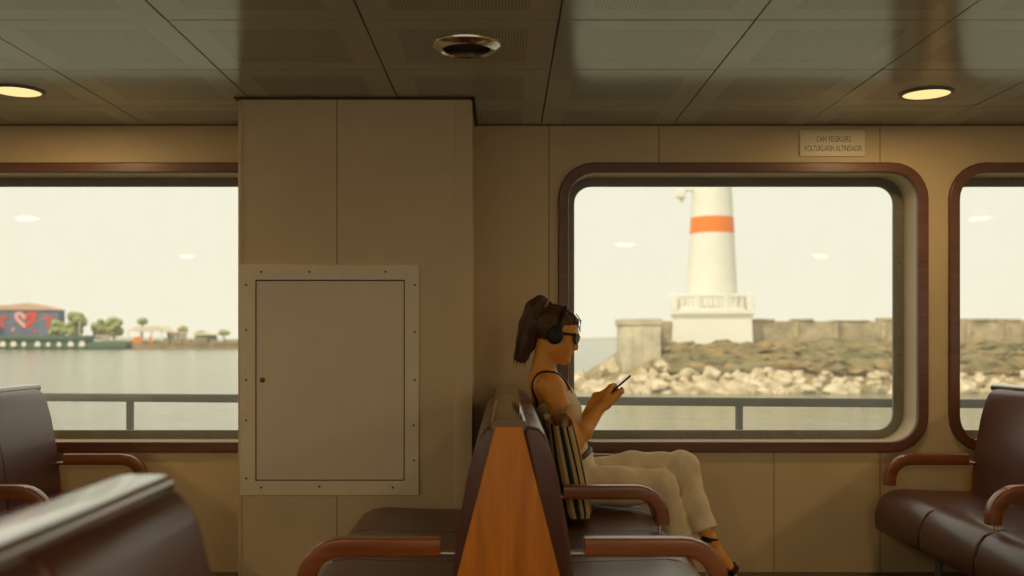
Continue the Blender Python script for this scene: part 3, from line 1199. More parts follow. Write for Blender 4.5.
for s_ in (-1, 1):
    bm = bmesh.new()
    add_tube(bm, [H(.074, .022, s_ * .066), H(.04, .016, s_ * .074), H(-.005, .008, s_ * .079)], .0042, 8, flat=(.6, 1.3))
    finish('temple', bm, M['black'], parent=sgl)
    bm = bmesh.new()
    pts = [(.012, .014), (.040, .016), (.058, .017), (.056, -.004), (.044, -.017), (.024, -.017), (.012, -.004)]
    vs0 = [bm.verts.new(H(.1055 - .030 * (l / .066) ** 2, .006 + b, s_ * l)) for l, b in pts]
    vs1 = [bm.verts.new(H(.1015 - .030 * (l / .066) ** 2, .006 + b, s_ * l)) for l, b in pts]
    bm.faces.new(vs0)
    bm.faces.new(vs1[::-1])
    for k in range(len(pts)):
        n2 = (k + 1) % len(pts)
        bm.faces.new((vs0[k], vs0[n2], vs1[n2], vs1[k]))
    finish('lens', bm, M['lens'], parent=sgl)

# phone
ph = thing('smartphone', 'black smartphone held in both hands by the seated woman', 'phone', tuple(phC - dirp * .075))
Rp = Matrix((HL, dirp, nrm_p)).transposed().to_4x4()
bm = bmesh.new()
add_box(bm, (-.036, -.074, -.004), (.036, .074, .004), .0035, 3)
bmesh.ops.transform(bm, matrix=Matrix.Translation(phC) @ Rp, verts=bm.verts)
cs_ = finish('case', bm, M['black'], parent=ph)
bm = bmesh.new()
add_box(bm, (-.033, -.070, .0036), (.033, .070, .0048), .0004, 1)
bmesh.ops.transform(bm, matrix=Matrix.Translation(phC) @ Rp, verts=bm.verts)
finish('screen', bm, M['screen'], parent=ph)

# striped tote bag leaning on the backrest
YT = 4.13
M['tote'] = mat('striped_canvas', (.62, .50, .30), .85, spec=.15, bump=.3, bscale=90)
nt = M['tote'].node_tree
g_ = nt.nodes.new('ShaderNodeTexCoord')
s3 = nt.nodes.new('ShaderNodeSeparateXYZ')
nt.links.new(g_.outputs['UV'], s3.inputs[0])
rmp = nt.nodes.new('ShaderNodeValToRGB')
rmp.color_ramp.interpolation = 'CONSTANT'
cols = [(.60, .47, .27), (.018, .016, .012), (.36, .24, .08), (.60, .47, .27), (.022, .030, .020), (.10, .11, .06), (.60, .47, .27), (.018, .016, .012)]
wid = [0, .20, .34, .48, .60, .74, .80, .92]
el_ = rmp.color_ramp.elements
el_[0].color = (*cols[0], 1)
el_[0].position = 0
el_[1].position = wid[1]
el_[1].color = (*cols[1], 1)
for wv, cv in zip(wid[2:], cols[2:]):
    e_ = el_.new(wv)
    e_.color = (*cv, 1)
nt.links.new(mnode(nt, 'FRACT', mnode(nt, 'MULTIPLY', s3.outputs[0], 9.0)), rmp.inputs['Fac'])
nt.links.new(rmp.outputs['Color'], nt.nodes['Principled BSDF'].inputs['Base Color'])
tote = thing('tote_bag', 'striped black and cream canvas tote bag leaning on the backrest beside the woman', 'bag', (float(P(577, 515, YT).x), YT, .45))
bm = bmesh.new()
uvl = bm.loops.layers.uv.new('UVMap')
NS, NZ = 64, 16
cb, ct = PP(576.5, 514, YT), PP(558.5, 421, YT)
rows = []
for i in range(NZ + 1):
    t = i / NZ
    c = cb + (ct - cb) * t
    hx_ = (.062 * (1 - t) + .053 * t) * (1 + .10 * math.sin(PI * t)) * (.86 if i == 0 else 1)
    hy_ = (.120 * (1 - t) + .135 * t) * (.95 if i == 0 else 1)
    row = []
    for k in range(NS):
        a = 2 * PI * k / NS
        ex = .45
        cx_ = math.copysign(abs(math.cos(a)) ** ex, math.cos(a))
        sy_ = math.copysign(abs(math.sin(a)) ** ex, math.sin(a))
        wob = 1 + .05 * math.sin(3 * a + 4 * t) * t + .03 * noise.noise(Vector((math.cos(a) * 2, math.sin(a) * 2, t * 4)))
        row.append(bm.verts.new((c[0] + hx_ * cx_ * wob, c[1] + hy_ * sy_ * wob, max(.4475, c[2] + .012 * math.sin(2 * a + 1) * t * t + (-.03 if 0 else 0)))))
    rows.append(row)
per = [0.0]
for k in range(NS):
    per.append(per[-1] + (rows[8][(k + 1) % NS].co - rows[8][k].co).length)
for i in range(NZ):
    for k in range(NS):
        f = bm.faces.new((rows[i][k], rows[i][(k + 1) % NS], rows[i + 1][(k + 1) % NS], rows[i + 1][k]))
        for lp, (uu, vv) in zip(f.loops, ((k, i), (k + 1, i), (k + 1, i + 1), (k, i + 1))):
            lp[uvl].uv = (per[uu], vv / NZ)
bm.faces.new(rows[0][::-1])
inn = [bm.verts.new(v.co * .92 + Vector(ct) * .08 + Vector((0, 0, -.012))) for v in rows[-1]]
for k in range(NS):
    bm.faces.new((rows[-1][k], rows[-1][(k + 1) % NS], inn[(k + 1) % NS], inn[k]))
low = [bm.verts.new(v.co.lerp(Vector(ct), .15) + Vector((.01, 0, -.10))) for v in inn]
for k in range(NS):
    bm.faces.new((inn[k], inn[(k + 1) % NS], low[(k + 1) % NS], low[k]))
bm.faces.new(low)
finish('bag_body', bm, M['tote'], parent=tote, sharp=60)
M['strap_canvas'] = mat('cream_canvas', (.62, .48, .30), .85, spec=.15)
for dx, h in ((.026, .060), (-.030, .035)):
    bm = bmesh.new()
    pts = []
    for k in range(13):
        t = k / 12
        pts.append(ct + np.array((dx - .01 + .030 * math.sin(PI * t) * (1 if dx > 0 else -.3), -.075 + .15 * t, -.03 + h * 1.6 * math.sin(PI * t) ** .7)))
    add_tube(bm, pts, .0115, 8, flat=(1.25, .3))
    finish('handle', bm, M['strap_canvas'], parent=tote)
bm = bmesh.new()
fold = []
for k in range(9):
    t = k / 8
    fold.append([bm.verts.new(ct + np.array((-.035 + .085 * t, y, .004 + .055 * math.sin(PI * t) ** .8 * (1 - .4 * t)))) for y in (-.139, -.125, -.06, .02)])
for i in range(8):
    for k in range(3):
        bm.faces.new((fold[i][k], fold[i][k + 1], fold[i + 1][k + 1], fold[i + 1][k]))
bmesh.ops.solidify(bm, geom=bm.faces[:], thickness=.006)
fl = finish('lining_flap', bm, M['strap_canvas'], parent=tote)

# ------------------------------------------------------------------ outside: side deck rail, sea, breakwater with lighthouse, far shore
SEA = -2.8
M['sea'] = mat('sea_water', (.19, .18, .105), .16, spec=.5)
nt = M['sea'].node_tree
b_ = nt.nodes['Principled BSDF']
b_.inputs['IOR'].default_value = 1.33
gg = nt.nodes.new('ShaderNodeNewGeometry')
mp = nt.nodes.new('ShaderNodeMapping')
mp.inputs['Scale'].default_value = (.35, .9, 1)
nt.links.new(gg.outputs['Position'], mp.inputs['Vector'])
nz = nt.nodes.new('ShaderNodeTexNoise')
nz.inputs['Scale'].default_value = 1.0
nz.inputs['Detail'].default_value = 4
nt.links.new(mp.outputs['Vector'], nz.inputs['Vector'])
bp = nt.nodes.new('ShaderNodeBump')
bp.inputs['Strength'].default_value = 1.0
bp.inputs['Distance'].default_value = .25
nt.links.new(nz.outputs['Fac'], bp.inputs['Height'])
nt.links.new(bp.outputs['Normal'], b_.inputs['Normal'])
M['hull'] = mat('white_hull', (.70, .68, .60), .5)
M['concrete'] = mat('weathered_concrete', (.48, .39, .25), .9, var=.5, vscale=.8, bump=.4, bscale=2, col2=(.20, .16, .09))
M['pale_block'] = mat('pale_stone_block', (.62, .54, .40), .9, var=.35, vscale=.6, bump=.3, bscale=2)
M['white'] = mat('lighthouse_white', (.82, .80, .72), .6, var=.05, vscale=.5)
M['orange'] = mat('orange_band', (.88, .20, .005), .5)
M['bank'] = mat('overgrown_bank', (.34, .25, .12), .95, var=.6, vscale=.45, bump=.6, bscale=1.5, col2=(.12, .12, .055))
M['rock'] = mat('pale_boulder', (.66, .56, .40), .9, var=.45, vscale=.8, bump=.4, bscale=3, col2=(.30, .23, .14))
M['leaf'] = mat('olive_leaves', (.23, .19, .085), .9, var=.5, vscale=1.2, bump=.6, bscale=4)
M['leaf2'] = mat('rust_olive_leaves', (.31, .215, .095), .9, var=.5, vscale=1.2, bump=.6, bscale=4)
M['tree'] = mat('shore_tree_leaves', (.37, .40, .17), .9, var=.4, vscale=.4)
M['bark'] = mat('bark', (.14, .10, .06), .9)

bm = bmesh.new()
add_box(bm, (-900, 6.9, SEA - .5), (900, 2600, SEA))
struct(finish('sea', bm, M['sea']))
bm = bmesh.new()
add_prism(bm, [(-30, -.1), (30, -.1), (30, -.2), (-30, -.2)], YW + .2, 6.75)
struct(finish('floor_side_deck', bm, M['floor']))
bm = bmesh.new()
add_box(bm, (-30, 6.55, SEA - .4), (30, 6.8, -.02), .02, 1)
struct(finish('wall_hull', bm, M['hull']))

# deck rail: follows the slight curve of the ship's side
rail = thing('deck_railing', 'grey painted ship railing outside the windows above the water', 'railing', (0, 6.2, -.1))
RZ = .84
def ry(x):
    return 6.17 - .112 * x


def rp_(x, z):
    return Vector((x, ry(x), z))


bm = bmesh.new()
rot = Matrix.Rotation(math.atan(-.112), 4, 'Z')
add_box(bm, (-7.5, -.035, RZ - .052), (7.5, .035, RZ), .012, 2)
bmesh.ops.transform(bm, matrix=Matrix.Translation((0, 6.17, 0)) @ rot, verts=bm.verts)
finish('top_rail', bm, M['rail'], parent=rail)
bm = bmesh.new()
add_tube(bm, [rp_(-7.4, .36), rp_(7.4, .36)], .018, 10)
finish('lower_rail', bm, M['rail'], parent=rail)
for x in (-6.26, -4.34, -2.42, -.5, 1.42, 3.34, 5.26):
    bm = bmesh.new()
    p = rp_(x, 0)
    add_box(bm, (p.x - .02, p.y - .02, -.1), (p.x + .02, p.y + .02, RZ - .04), .004, 1)
    finish('post', bm, M['rail'], parent=rail)

# ---- breakwater
def prof_z(Y):
    ys = (70.5, 72.2, 75.5, 78.5, 80.5, 96)
    zs = (-4.0, -2.95, -1.5, .2, .62, .62)
    for i in range(5):
        if Y <= ys[i + 1]:
            t = (Y - ys[i]) / (ys[i + 1] - ys[i])
            return zs[i] + t * (zs[i + 1] - zs[i])
    return zs[-1]


bm = bmesh.new()
NXB, NYB = 120, 24
grid = []
for i in range(NXB + 1):
    x = 6.5 + 60 * i / NXB
    row = []
    for j in range(NYB + 1):
        Y = 70.5 + 20 * (j / NYB) ** 1.4
        k = min(1, max(0, (x - 6.5) / 5.0))
        z = -4.0 + (prof_z(Y) + 4.0) * (.32 + .68 * k if x < 11.5 else 1) * (1 if k > .02 else .1)
        z += .22 * noise.noise(Vector((x * .5, Y * .5, 3)))
        row.append(bm.verts.new((x, Y, z)))
    grid.append(row)
for i in range(NXB):
    for j in range(NYB):
        bm.faces.new((grid[i][j], grid[i + 1][j], grid[i + 1][j + 1], grid[i][j + 1]))
struct(finish('terrain_breakwater', bm, M['bank']))

bm = bmesh.new()
xa = P(655, 330, 81).x
add_box(bm, (xa + .5, 81, -1.0), (75, 82.2, P(700, 321, 81).z), .06, 1)
x = xa + 3
rb = random.Random(11)
while x < 74:
    wd = rb.uniform(1.2, 3.4)
    add_box(bm, (x, 80.9, P(700, 321, 81).z - .05), (x + wd, 82.3, P(700, 321, 81).z + rb.uniform(.05, .32)), .05, 1)
    add_box(bm, (x, 80.75, .2), (x + .35, 81.05, P(700, 322, 81).z), .04, 1)
    x += wd + rb.uniform(.2, 2.5)
struct(finish('wall_breakwater', bm, M['concrete']))
bl = []
p0, p1 = P(622, 362, 77.5), P(661, 319, 77.5)
bm = bmesh.new()
add_box(bm, (p0.x, 77.5, -1.6), (p1.x, 81.2, p1.z), .10, 2)
add_box(bm, (p0.x - .12, 77.4, p1.z - .5), (p1.x + .12, 81.3, p1.z + .04), .06, 1)
for k in range(1, 4):
    xx = p0.x + (p1.x - p0.x) * k / 4
    add_box(bm, (xx - .06, 77.44, -1.4), (xx + .06, 77.6, p1.z - .5), .02, 1)
tag(finish('pier_block', bm, M['pale_block']), 'pale square masonry block on the breakwater left of the lighthouse', 'pier block')

# ---- lighthouse
YL = 83.4
YLF = 80.0
lc = P(712, 349, YL)
lh = thing('lighthouse', 'white lighthouse with an orange band on a square balustraded base', 'lighthouse', (lc.x, YL, .2))
hw = 41.5 / FPX * YLF
zt, zb_, zr = P(0, 310, YLF).z, P(0, 350, YLF).z, P(0, 294, YLF).z
bm = bmesh.new()


def frustum(bm, w0, z0, w1, z1):
    a = [bm.verts.new((lc.x + sx * w0, YL + sy * w0, z0)) for sx, sy in ((-1, -1), (1, -1), (1, 1), (-1, 1))]
    c = [bm.verts.new((lc.x + sx * w1, YL + sy * w1, z1)) for sx, sy in ((-1, -1), (1, -1), (1, 1), (-1, 1))]
    bm.faces.new(a[::-1])
    bm.faces.new(c)
    for k in range(4):
        bm.faces.new((a[k], a[(k + 1) % 4], c[(k + 1) % 4], c[k]))


frustum(bm, hw * 1.0, zb_ - .8, hw * .985, zb_ + .35)
frustum(bm, hw * .965, zb_ + .3, hw * .935, zt - .55)
frustum(bm, hw * .95, zt - .62, hw * .99, zt - .3)
frustum(bm, hw * 1.0, zt - .32, hw * 1.0, zt)
finish('plinth_block', bm, M['white'], parent=lh)
hb = hw * .90
for sx, sy in ((-1, -1), (1, -1), (1, 1), (-1, 1)):
    bm = bmesh.new()
    q = .30
    add_box(bm, (lc.x + sx * hb - q, YL + sy * hb - q, zt), (lc.x + sx * hb + q, YL + sy * hb + q, zr + .1), .05, 1)
    finish('corner_pier', bm, M['white'], parent=lh)
for side in range(4):
    bm = bmesh.new()
    ca, sa_ = math.cos(side * PI / 2), math.sin(side * PI / 2)
    rt = Matrix.Translation((lc.x, YL, 0)) @ Matrix.Rotation(side * PI / 2, 4, 'Z')
    b2 = bmesh.new()
    add_box(b2, (-hb + .4, -hb - .14, zr - .22), (hb - .4, -hb + .14, zr), .03, 1)
    add_box(b2, (-hb + .4, -hb - .14, zt), (hb - .4, -hb + .14, zt + .16), .03, 1)
    for xx in (-.36, .36):
        add_box(b2, (xx * hb - .22, -hb - .2, zt), (xx * hb + .22, -hb + .2, zr + .02), .03, 1)
    for k in range(13):
        xx = -hb + .7 + (2 * hb - 1.4) * k / 12
        add_tube(b2, [(xx, -hb, zt + .15), (xx, -hb, zt + .5), (xx, -hb, zr - .2)], [.07, .13, .07], 8)
    bmesh.ops.transform(b2, matrix=rt, verts=b2.verts)
    bm.free()
    finish('balustrade', b2, M['white'], parent=lh)


def shaft_r(z):
    z0, z1 = P(0, 296, YL).z, P(0, 187, YL).z
    t = (z - z0) / (z1 - z0)
    return (25.0 + (19.3 - 25.0) * t) / FPX * YL


zt2 = 15.2
zo0, zo1 = P(0, 234, YL).z, P(0, 218, YL).z
bm = bmesh.new()
add_lathe(bm, [(2.35, zt), (2.3, zt + .35), (shaft_r(zt + .5), zt + .5), (shaft_r(zo0), zo0)], (lc.x, YL, 0), 40)
sh_ = finish('shaft', bm, M['white'], parent=lh)
bm = bmesh.new()
add_lathe(bm, [(shaft_r(zo0) + .02, zo0), (shaft_r(zo1) + .02, zo1)], (lc.x, YL, 0), 40)
ob = finish('orange_band', bm, M['orange'], parent=lh)
ob['label'] = 'orange painted band'
bm = bmesh.new()
add_lathe(bm, [(shaft_r(zo1), zo1), (shaft_r(zt2), zt2), (2.3, zt2 + .4), (2.5, zt2 + .5), (2.5, zt2 + .75), (0, zt2 + .75)], (lc.x, YL, 0), 40)
finish('shaft', bm, M['white'], parent=lh)
bm = bmesh.new()
add_lathe(bm, [(1.1, zt2 + .75), (1.1, zt2 + 2.6), (1.35, zt2 + 2.7), (.9, zt2 + 3.5), (.2, zt2 + 3.9), (0, zt2 + 4.4)], (lc.x, YL, 0), 24)
finish('lantern_room', bm, M['white'], parent=lh)
bm = bmesh.new()
for k in range(16):
    a = 2 * PI * k / 16
    add_tube(bm, [(lc.x + 2.4 * math.cos(a), YL + 2.4 * math.sin(a), zt2 + .7), (lc.x + 2.4 * math.cos(a), YL + 2.4 * math.sin(a), zt2 + 1.7)], .04, 6)
add_tube(bm, [(lc.x + 2.4 * math.cos(2 * PI * k / 32), YL + 2.4 * math.sin(2 * PI * k / 32), zt2 + 1.7) for k in range(33)], .05, 6)
finish('gallery_rail', bm, M['white'], parent=lh)
bm = bmesh.new()
lp = P(684, 192, YL - 1)
add_box(bm, (lp.x - .45, YL - 1.3, lp.z - .42), (lp.x + .4, YL - .6, lp.z + .45), .12, 2)
add_tube(bm, [(lp.x, YL - .9, lp.z + .2), (lc.x - 1.2, YL - .5, lp.z + .35)], .12, 8)
add_tube(bm, [(lp.x, YL - .9, lp.z - .3), (lp.x + .1, YL - .9, lp.z - .75)], [.22, .1], 8)
finish('floodlight', bm, M['white'], parent=lh)  # floodlight housing on its bracket beside the shaft

lh.rotation_euler.z = -math.atan((712 - CX) / FPX)
# ---- boulders along the waterline, one by one
protos = []
rk = random.Random(5)
placed = []
for k in range(420):
    t = rk.random()
    px = rk.uniform(566, 1090)
    Y = 71.6 + 3.6 * t ** 1.2
    x = (px - CX) / FPX * Y
    if x < 6.2:
        continue
    r = rk.uniform(.34, .95) * (1.35 if rk.random() < .2 else 1) * (1.1 - .4 * t)
    if k % 6 == 5:
        x = rk.uniform(5.6, 12.5)
        Y = rk.uniform(73.5, 79)
        r *= 1.15
    kk = min(1, max(0, (x - 6.5) / 5.0))
    z = -4 + (prof_z(Y) + 4) * (.32 + .68 * kk if x < 11.5 else 1)
    z = max(z, -2.95)
    if any((x - a) ** 2 + (Y - b3) ** 2 < (.62 * (r + c3)) ** 2 for a, b3, c3 in placed):
        continue
    if Y > 76.0 and 8.6 < x < 13.2:
        continue
    placed.append((x, Y, r))
    if len(protos) < 8:
        bm = bmesh.new()
        add_blob(bm, (0, 0, 0), 1, 2, .55, 1.3, k)
        for v in bm.verts:
            v.co.x = round(v.co.x * 2.3) / 2.3 * .45 + v.co.x * .55
            v.co.z = round(v.co.z * 2.0) / 2.0 * .5 + v.co.z * .5
        o = finish('boulder', bm, M['rock'], origin=(0, 0, 0), sharp=32)
        protos.append(o)
    else:
        o = protos[k % 8].copy()
        C.objects.link(o)
    o.location = (x, Y, z + r * .15)
    o.scale = (r * rk.uniform(.9, 1.5), r, r * rk.uniform(.7, 1.0))
    o.rotation_euler = (rk.uniform(-.4, .4), rk.uniform(-.4, .4), rk.uniform(0, 6.28))
    tag(o, 'pale boulder in the rock heap along the breakwater waterline', 'boulder', 'boulders along the breakwater')

# ---- scrub on the bank: nobody could count it
for nm, mt_, lab, sd, cnt in (('undergrowth', 'leaf', 'olive scrub growing on the bank below the breakwater wall', 21, 330), ('dry_undergrowth', 'leaf2', 'rust brown dry scrub on the bank below the breakwater wall', 22, 210)):
    rv = random.Random(sd)
    bm = bmesh.new()
    for k in range(cnt):
        px = rv.uniform(655, 1080)
        Y = rv.uniform(75.3, 79.6)
        x = (px - CX) / FPX * Y
        if Y > 76.6 and x < 13.3:
            continue
        if abs(x - lc.x) < hw * 1.5 and Y > 79.0:
            continue
        r = rv.uniform(.28, .7)
        add_blob(bm, (x, Y, prof_z(Y) + r * .35), (r * 1.9, r, r * rv.uniform(.5, .8)), 2, .7, 3.2, k)
    stuff(finish(nm, bm, M[mt_]), lab, 'scrub')

# ---- far shore
YF = 360.0
u = YF / FPX


def F(px, py, Y=YF):
    return P(px, py, Y)


M['quay'] = mat('quay_wall', (.22, .21, .15), .9, var=.4, vscale=.1)
M['hazed_green_paint'] = mat('hazed_green_paint', (.09, .155, .105), .7)  # green lightened so the colour itself holds the distance haze
M['mural'] = mat('mural_slate', (.10, .12, .19), .8, var=.3, vscale=.3, col2=(.20, .22, .29))
M['red'] = mat('mural_red', (.75, .06, .04), .6)
M['pink'] = mat('mural_pink', (.88, .42, .40), .6)
M['roof_pink'] = mat('pink_roof', (.66, .42, .33), .8)
M['cream_wall'] = mat('cream_wall', (.75, .66, .48), .8)
M['rubble'] = mat('brown_seawall', (.36, .28, .17), .9, var=.5, vscale=.2)
M['far_hill'] = mat('far_hill', (.40, .38, .30), .9)
M['white_canvas'] = mat('white_canvas', (.85, .82, .74), .7)

bm = bmesh.new()
q = [F(-260, 349).x, F(131, 349).x]
add_box(bm, (q[0], YF, SEA - 1), (q[1], YF + 90, F(0, 341).z), .1, 1)
struct(finish('terrain_quay', bm, M['quay']))
bm = bmesh.new()
add_box(bm, (q[1], YF, SEA - 1), (F(330, 349).x, YF + 90, F(0, 342.5).z), .1, 1)
x = q[1] + 1
rq = random.Random(2)
while x < F(325, 349).x:
    h = rq.uniform(.4, 1.9)
    wd = rq.uniform(1, 5)
    if not F(130, 0).x < x + 2 < F(156, 0).x:
        add_box(bm, (x, YF - .3, F(0, 343).z - .5), (x + wd, YF + 2, F(0, 342.5).z + h), .05, 1)
    x += wd + rq.uniform(0, 2)
struct(finish('terrain_seawall', bm, M['rubble']))

# hall with a heart mural
hall = thing('mural_hall', 'grey hall on the far shore with a big red and pink heart mural', 'building', (F(0, 335).x, YF + 20, F(0, 341).z))
YH = YF + 16
xa, xb = F(-120, 0, YH).x, F(58, 0, YH).x
za, zb2 = F(0, 342, YH).z, F(0, 310, YH).z
bm = bmesh.new()
add_box(bm, (xa, YF + 16, za), (xb, YF + 22, zb2), .1, 1)
finish('wall', bm, M['mural'], parent=hall)
bm = bmesh.new()
add_prism(bm, [(xa - .5, zb2), (xb + .5, zb2), (F(46, 0, YH).x, F(0, 306, YH).z), (F(28, 0, YH).x, F(0, 303, YH).z), (F(10, 0, YH).x, F(0, 305, YH).z), (F(-30, 0, YH).x, F(0, 306, YH).z), (F(-100, 0, YH).x, F(0, 306, YH).z)], YF + 15.5, YF + 22.5)
finish('roof', bm, M['roof_pink'], parent=hall)


def stroke(name, pts, r, m_):
    b3 = bmesh.new()
    add_tube(b3, [F(x_, y_, YF + 15.8) for x_, y_ in pts], r * u, 8, flat=(1, 1))
    for v in b3.verts:
        v.co.y = YF + 15.85 + (v.co.y - YF - 15.8) * .08
    return finish(name, b3, m_, parent=hall)


heart_l = [(25.5, 327), (20, 322), (16.5, 318), (16, 314.5), (18.5, 313), (22, 314.5), (25.5, 319)]
heart_r = [(25.5, 327), (31, 321.5), (34.5, 317.5), (35, 314.5), (33, 313), (29, 314.5), (25.5, 319)]
stroke('mural_heart', heart_l, 2.0, M['pink'])
stroke('mural_heart', heart_r, 2.3, M['red'])
for sx in (48, 2, -44):
    stroke('mural_stroke', [(sx - 4, 315), (sx, 320.5), (sx + 4.5, 315.5)], 1.5, M['red'])
    stroke('mural_stroke', [(sx, 320.5), (sx + .5, 328)], 1.5, M['red'])
stroke('mural_stroke', [(33, 331), (36, 332.5)], 1.3, M['red'])
stroke('mural_stroke', [(12, 331), (14, 328)], 1.0, M['pink'])

# green quay pavilion with white arched openings
pav = thing('quay_pavilion', 'long low green pavilion with white arches at the waterline of the far shore', 'pavilion', (F(20, 345).x, YF - 2, F(0, 348).z))
bm = bmesh.new()
add_box(bm, (F(-120, 0).x, YF - 4, F(0, 348.2).z), (F(90, 0).x, YF + 3, F(0, 339).z), .05, 1)
add_box(bm, (F(90, 0).x, YF - 4, F(0, 348).z), (F(130, 0).x, YF + 3, F(0, 343).z), .05, 1)
finish('wall', bm, M['hazed_green_paint'], parent=pav)
bm = bmesh.new()
add_box(bm, (F(-121, 0).x, YF - 5, F(0, 339.5).z), (F(91, 0).x, YF + 4, F(0, 335.5).z), .1, 1)
finish('fascia', bm, M['hazed_green_paint'], parent=pav)
rq = random.Random(9)
for k in range(18):
    pxc = -112 + k * 11.5 + rq.uniform(-2, 2)
    wv = rq.uniform(1.6, 2.9) * u
    bm = bmesh.new()
    c = F(pxc, 346.5, YF - 4.1)
    pr = [(c.x - wv, c.z)] + [(c.x - wv * math.cos(PI * j / 8), c.z + .9 + wv * 1.1 * math.sin(PI * j / 8)) for j in range(9)] + [(c.x + wv, c.z)]
    add_prism(bm, pr, YF - 4.6, YF - 3.9)
    finish('arch', bm, M['white_canvas'], parent=pav)


def tree(px, ptop, pbase, wpx, label, Y=YF + 19, palm=False):
    t = thing('shore_tree', label, 'tree', tuple(F(px, pbase, Y)), 'trees on the far shore')
    b0, t0 = F(px, pbase, Y), F(px, ptop, Y)
    hgt = t0.z - b0.z
    wd = wpx / FPX * Y / 2
    bm = bmesh.new()
    add_tube(bm, [b0 - Vector((0, 0, .8)), b0 + Vector((.1, 0, hgt * .6))], [.35, .2], 7)
    finish('trunk', bm, M['bark'], parent=t)
    bm = bmesh.new()
    rr = random.Random(int(px * 10))
    for k in range(16 if not palm else 9):
        a = rr.uniform(0, 6.28)
        rad = rr.uniform(.1, .62) * wd
        zz = rr.uniform(.2, .82) if not palm else rr.uniform(.66, .86)
        r = wd * rr.uniform(.34, .55)
        add_blob(bm, (b0.x + rad * math.cos(a) * (1.15 - zz * .5), Y + rad * math.sin(a), b0.z + hgt * zz), (r, r, min(r * .9, hgt * (.18 if palm else .25))), 2, .5, 2.2, k)
    finish('crown', bm, M['tree'], parent=t)


trees = [(58, 319, 338, 18, 'rounded shore tree touching the right end of the mural hall'),
         (77, 309.5, 338, 21, 'tallest dense green tree on the far shore, right of the mural hall'),
         (99, 318, 338, 21, 'round green tree on the far shore between the tallest tree and its wide neighbour'),
         (114, 317, 338, 23, 'wide bushy green tree on the far shore left of the cream pergola'),
         (-30, 300, 338, 24, 'shore tree in front of the left part of the mural hall'),
         (142, 316.5, 336, 13, 'thin umbrella-shaped tree rising behind the cream pergola'),
         (183, 325.5, 340, 12, 'small umbrella-shaped tree right of the small cream house'),
         (203, 331.5, 341, 18, 'low dark tree beside the green kiosk on the far shore'),
         (224, 329.5, 342, 14, 'rightmost small tree at the end of the far shore')]
for a in trees:
    tree(*a, palm=a[0] in (142, 183, 224), Y=YF + (9 if a[0] < 60 else 19 if a[0] != 99 else 27))
for px, tp, lab in ((79.5, 322, 'thin white flagpole in front of the tallest shore tree'), (152.5, 327, 'thin white lamp post beside the cream pergola')):
    t = thing('lamp_post', lab, 'post', tuple(F(px, 341, YF - 3)))
    bm = bmesh.new()
    add_tube(bm, [F(px, 341.5, YF - 3), F(px, tp, YF - 3)], [.2, .13], 8)
    finish('pole', bm, M['white_canvas'], parent=t)
    bm = bmesh.new()
    add_blob(bm, F(px, tp, YF - 3), .32, 1, 0)
    finish('finial', bm, M['white_canvas'], parent=t)


def house(name, label, xl, xr, yt, yb, m_wall, m_roof, ov=1.0, rise=1.2, Y=YF + 6):
    a, b2 = F(xl, yb, Y), F(xr, yt, Y)
    t = thing(name, label, 'building', ((a.x + b2.x) / 2, Y + 4, a.z))
    bm = bmesh.new()
    add_box(bm, (a.x, Y, a.z - .5), (b2.x, Y + 8, b2.z), .05, 1)
    finish('wall', bm, m_wall, parent=t)
    bm = bmesh.new()
    r0 = [(a.x - ov, b2.z - .05), (b2.x + ov, b2.z - .05), (b2.x - .6, b2.z + rise), (a.x + .6, b2.z + rise)]
    add_prism(bm, r0, Y - ov, Y + 8 + ov)
    finish('roof', bm, m_roof, parent=t)
    for k in range(3):
        bm = bmesh.new()
        xx = a.x + (b2.x - a.x) * (k + .5) / 3
        add_box(bm, (xx - .5, Y - .08, a.z + .6), (xx + .5, Y + .05, b2.z - .6), .03, 1)
        finish('window', bm, M['mural'], parent=t)
    return t


house('shore_house', 'small cream house with flat roof between the pergola and the small umbrella tree', 167, 180, 333, 341, M['cream_wall'], M['roof_pink'], .5, .5)
house('kiosk', 'small green kiosk with a cream roof beside the low dark tree', 195, 211, 335, 341, M['hazed_green_paint'], M['cream_wall'], .8, .8, YF + 2)
house('ticket_house', 'small white house left of the orange tent on the far shore', 94, 101, 336, 341, M['white_canvas'], M['roof_pink'], .3, .4, YF + 7)
pg = thing('pergola', 'wide cream roofed pergola on posts above the orange tent', 'pergola', tuple(F(146, 341, YF + 4)))
bm = bmesh.new()
add_prism(bm, [(F(126, 0).x, F(0, 331).z), (F(164, 0).x, F(0, 331).z), (F(158, 0).x, F(0, 326).z), (F(134, 0).x, F(0, 327).z)], YF + 1, YF + 12)
finish('roof', bm, M['cream_wall'], parent=pg)
for px in (128, 140, 151, 162):
    bm = bmesh.new()
    add_tube(bm, [F(px, 342, YF + 2), F(px, 330.6, YF + 2)], .2, 6)
    finish('post', bm, M['white_canvas'], parent=pg)
for px, wv, lab in ((137, 4.6, 'orange tent under the cream pergola on the far shore'), (150, 1.6, 'tiny orange stand beside the lamp post on the far shore')):
    bm = bmesh.new()
    a, b2 = F(px - wv, 342.4, YF), F(px + wv, 338.5, YF)
    m2 = (a.x + b2.x) / 2
    add_prism(bm, [(a.x, F(0, 342.5).z + .02), (b2.x, F(0, 342.5).z + .02), (b2.x - .2, b2.z), (m2, b2.z + .8), (a.x + .2, b2.z)], YF + .1, YF + 1.0)
    tag(finish('tent', bm, M['orange']), lab, 'tent')

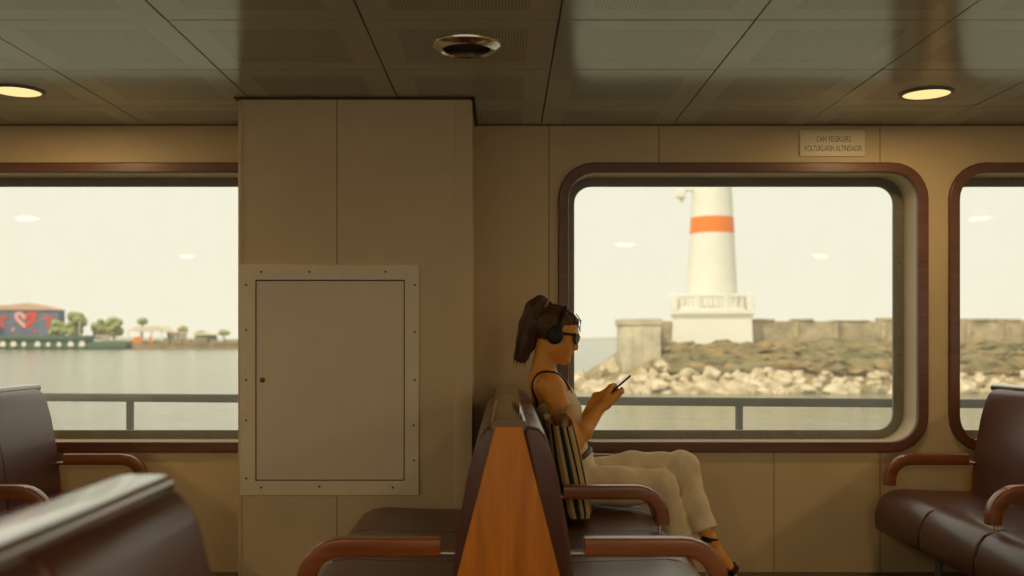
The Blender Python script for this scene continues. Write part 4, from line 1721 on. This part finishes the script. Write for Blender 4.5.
# hills behind everything
bm = bmesh.new()
prev = None
for i in range(90):
    x = -950 + 1900 * i / 89
    h = 4 + 3.2 * noise.noise(Vector((x * .006, 2.2, 0))) + 1.5 * noise.noise(Vector((x * .03, 5, 0)))
    if -120 < x < 40:
        h *= .25
    cur = [bm.verts.new((x, 1250, SEA - 1)), bm.verts.new((x, 1270, SEA + max(.5, h))), bm.verts.new((x, 1500, SEA + max(.4, h * .9))), bm.verts.new((x, 1520, SEA - 1))]
    if prev:
        for k in range(3):
            bm.faces.new((prev[k], cur[k], cur[k + 1], prev[k + 1]))
    prev = cur
struct(finish('hills', bm, M['far_hill']))


# ------------------------------------------------------------------ light, sky, camera
w = bpy.data.worlds.new('World')
SC.world = w
w.use_nodes = True
nt = w.node_tree
bg = nt.nodes['Background']
tc = nt.nodes.new('ShaderNodeTexCoord')
sx = nt.nodes.new('ShaderNodeSeparateXYZ')
nt.links.new(tc.outputs['Generated'], sx.inputs[0])
rp = nt.nodes.new('ShaderNodeValToRGB')
el = rp.color_ramp.elements
el[0].position = 0.0
el[0].color = (.96, .93, .79, 1)
el[1].position = .6
el[1].color = (.92, .93, .86, 1)
nt.links.new(sx.outputs[2], rp.inputs['Fac'])
nt.links.new(rp.outputs['Color'], bg.inputs['Color'])
bg.inputs['Strength'].default_value = 1.10
sun = bpy.data.lights.new('sun', 'SUN')
sun.energy = 3.1
sun.color = (1.0, .90, .70)
sun.angle = math.radians(3)
so = bpy.data.objects.new('sun', sun)
C.objects.link(so)
so.rotation_euler = (math.radians(42), 0, math.radians(-38))
so.location = (-5, -5, 9)

cam = bpy.data.cameras.new('Camera')
co = bpy.data.objects.new('Camera', cam)
C.objects.link(co)
co.location = (0, 0, EYE)
co.rotation_euler = (PI / 2, 0, 0)
cam.sensor_width = 36
cam.lens = FPX / 1024 * 36
cam.shift_x = (512 - CX) / 1024
cam.shift_y = (CY - 288) / 1024
cam.clip_start = .02
cam.clip_end = 6000
cam.dof.use_dof = True
cam.dof.focus_distance = 4.5
cam.dof.aperture_fstop = 2.1
SC.camera = co
vs = SC.view_settings
vs.view_transform = 'Standard'
vs.look = 'None'
vs.gamma = 1
vs.use_curve_mapping = False
vs.exposure = 0.0
SC.cycles.use_denoising = True
SC.cycles.max_bounces = 10
SC.cycles.transparent_max_bounces = 16
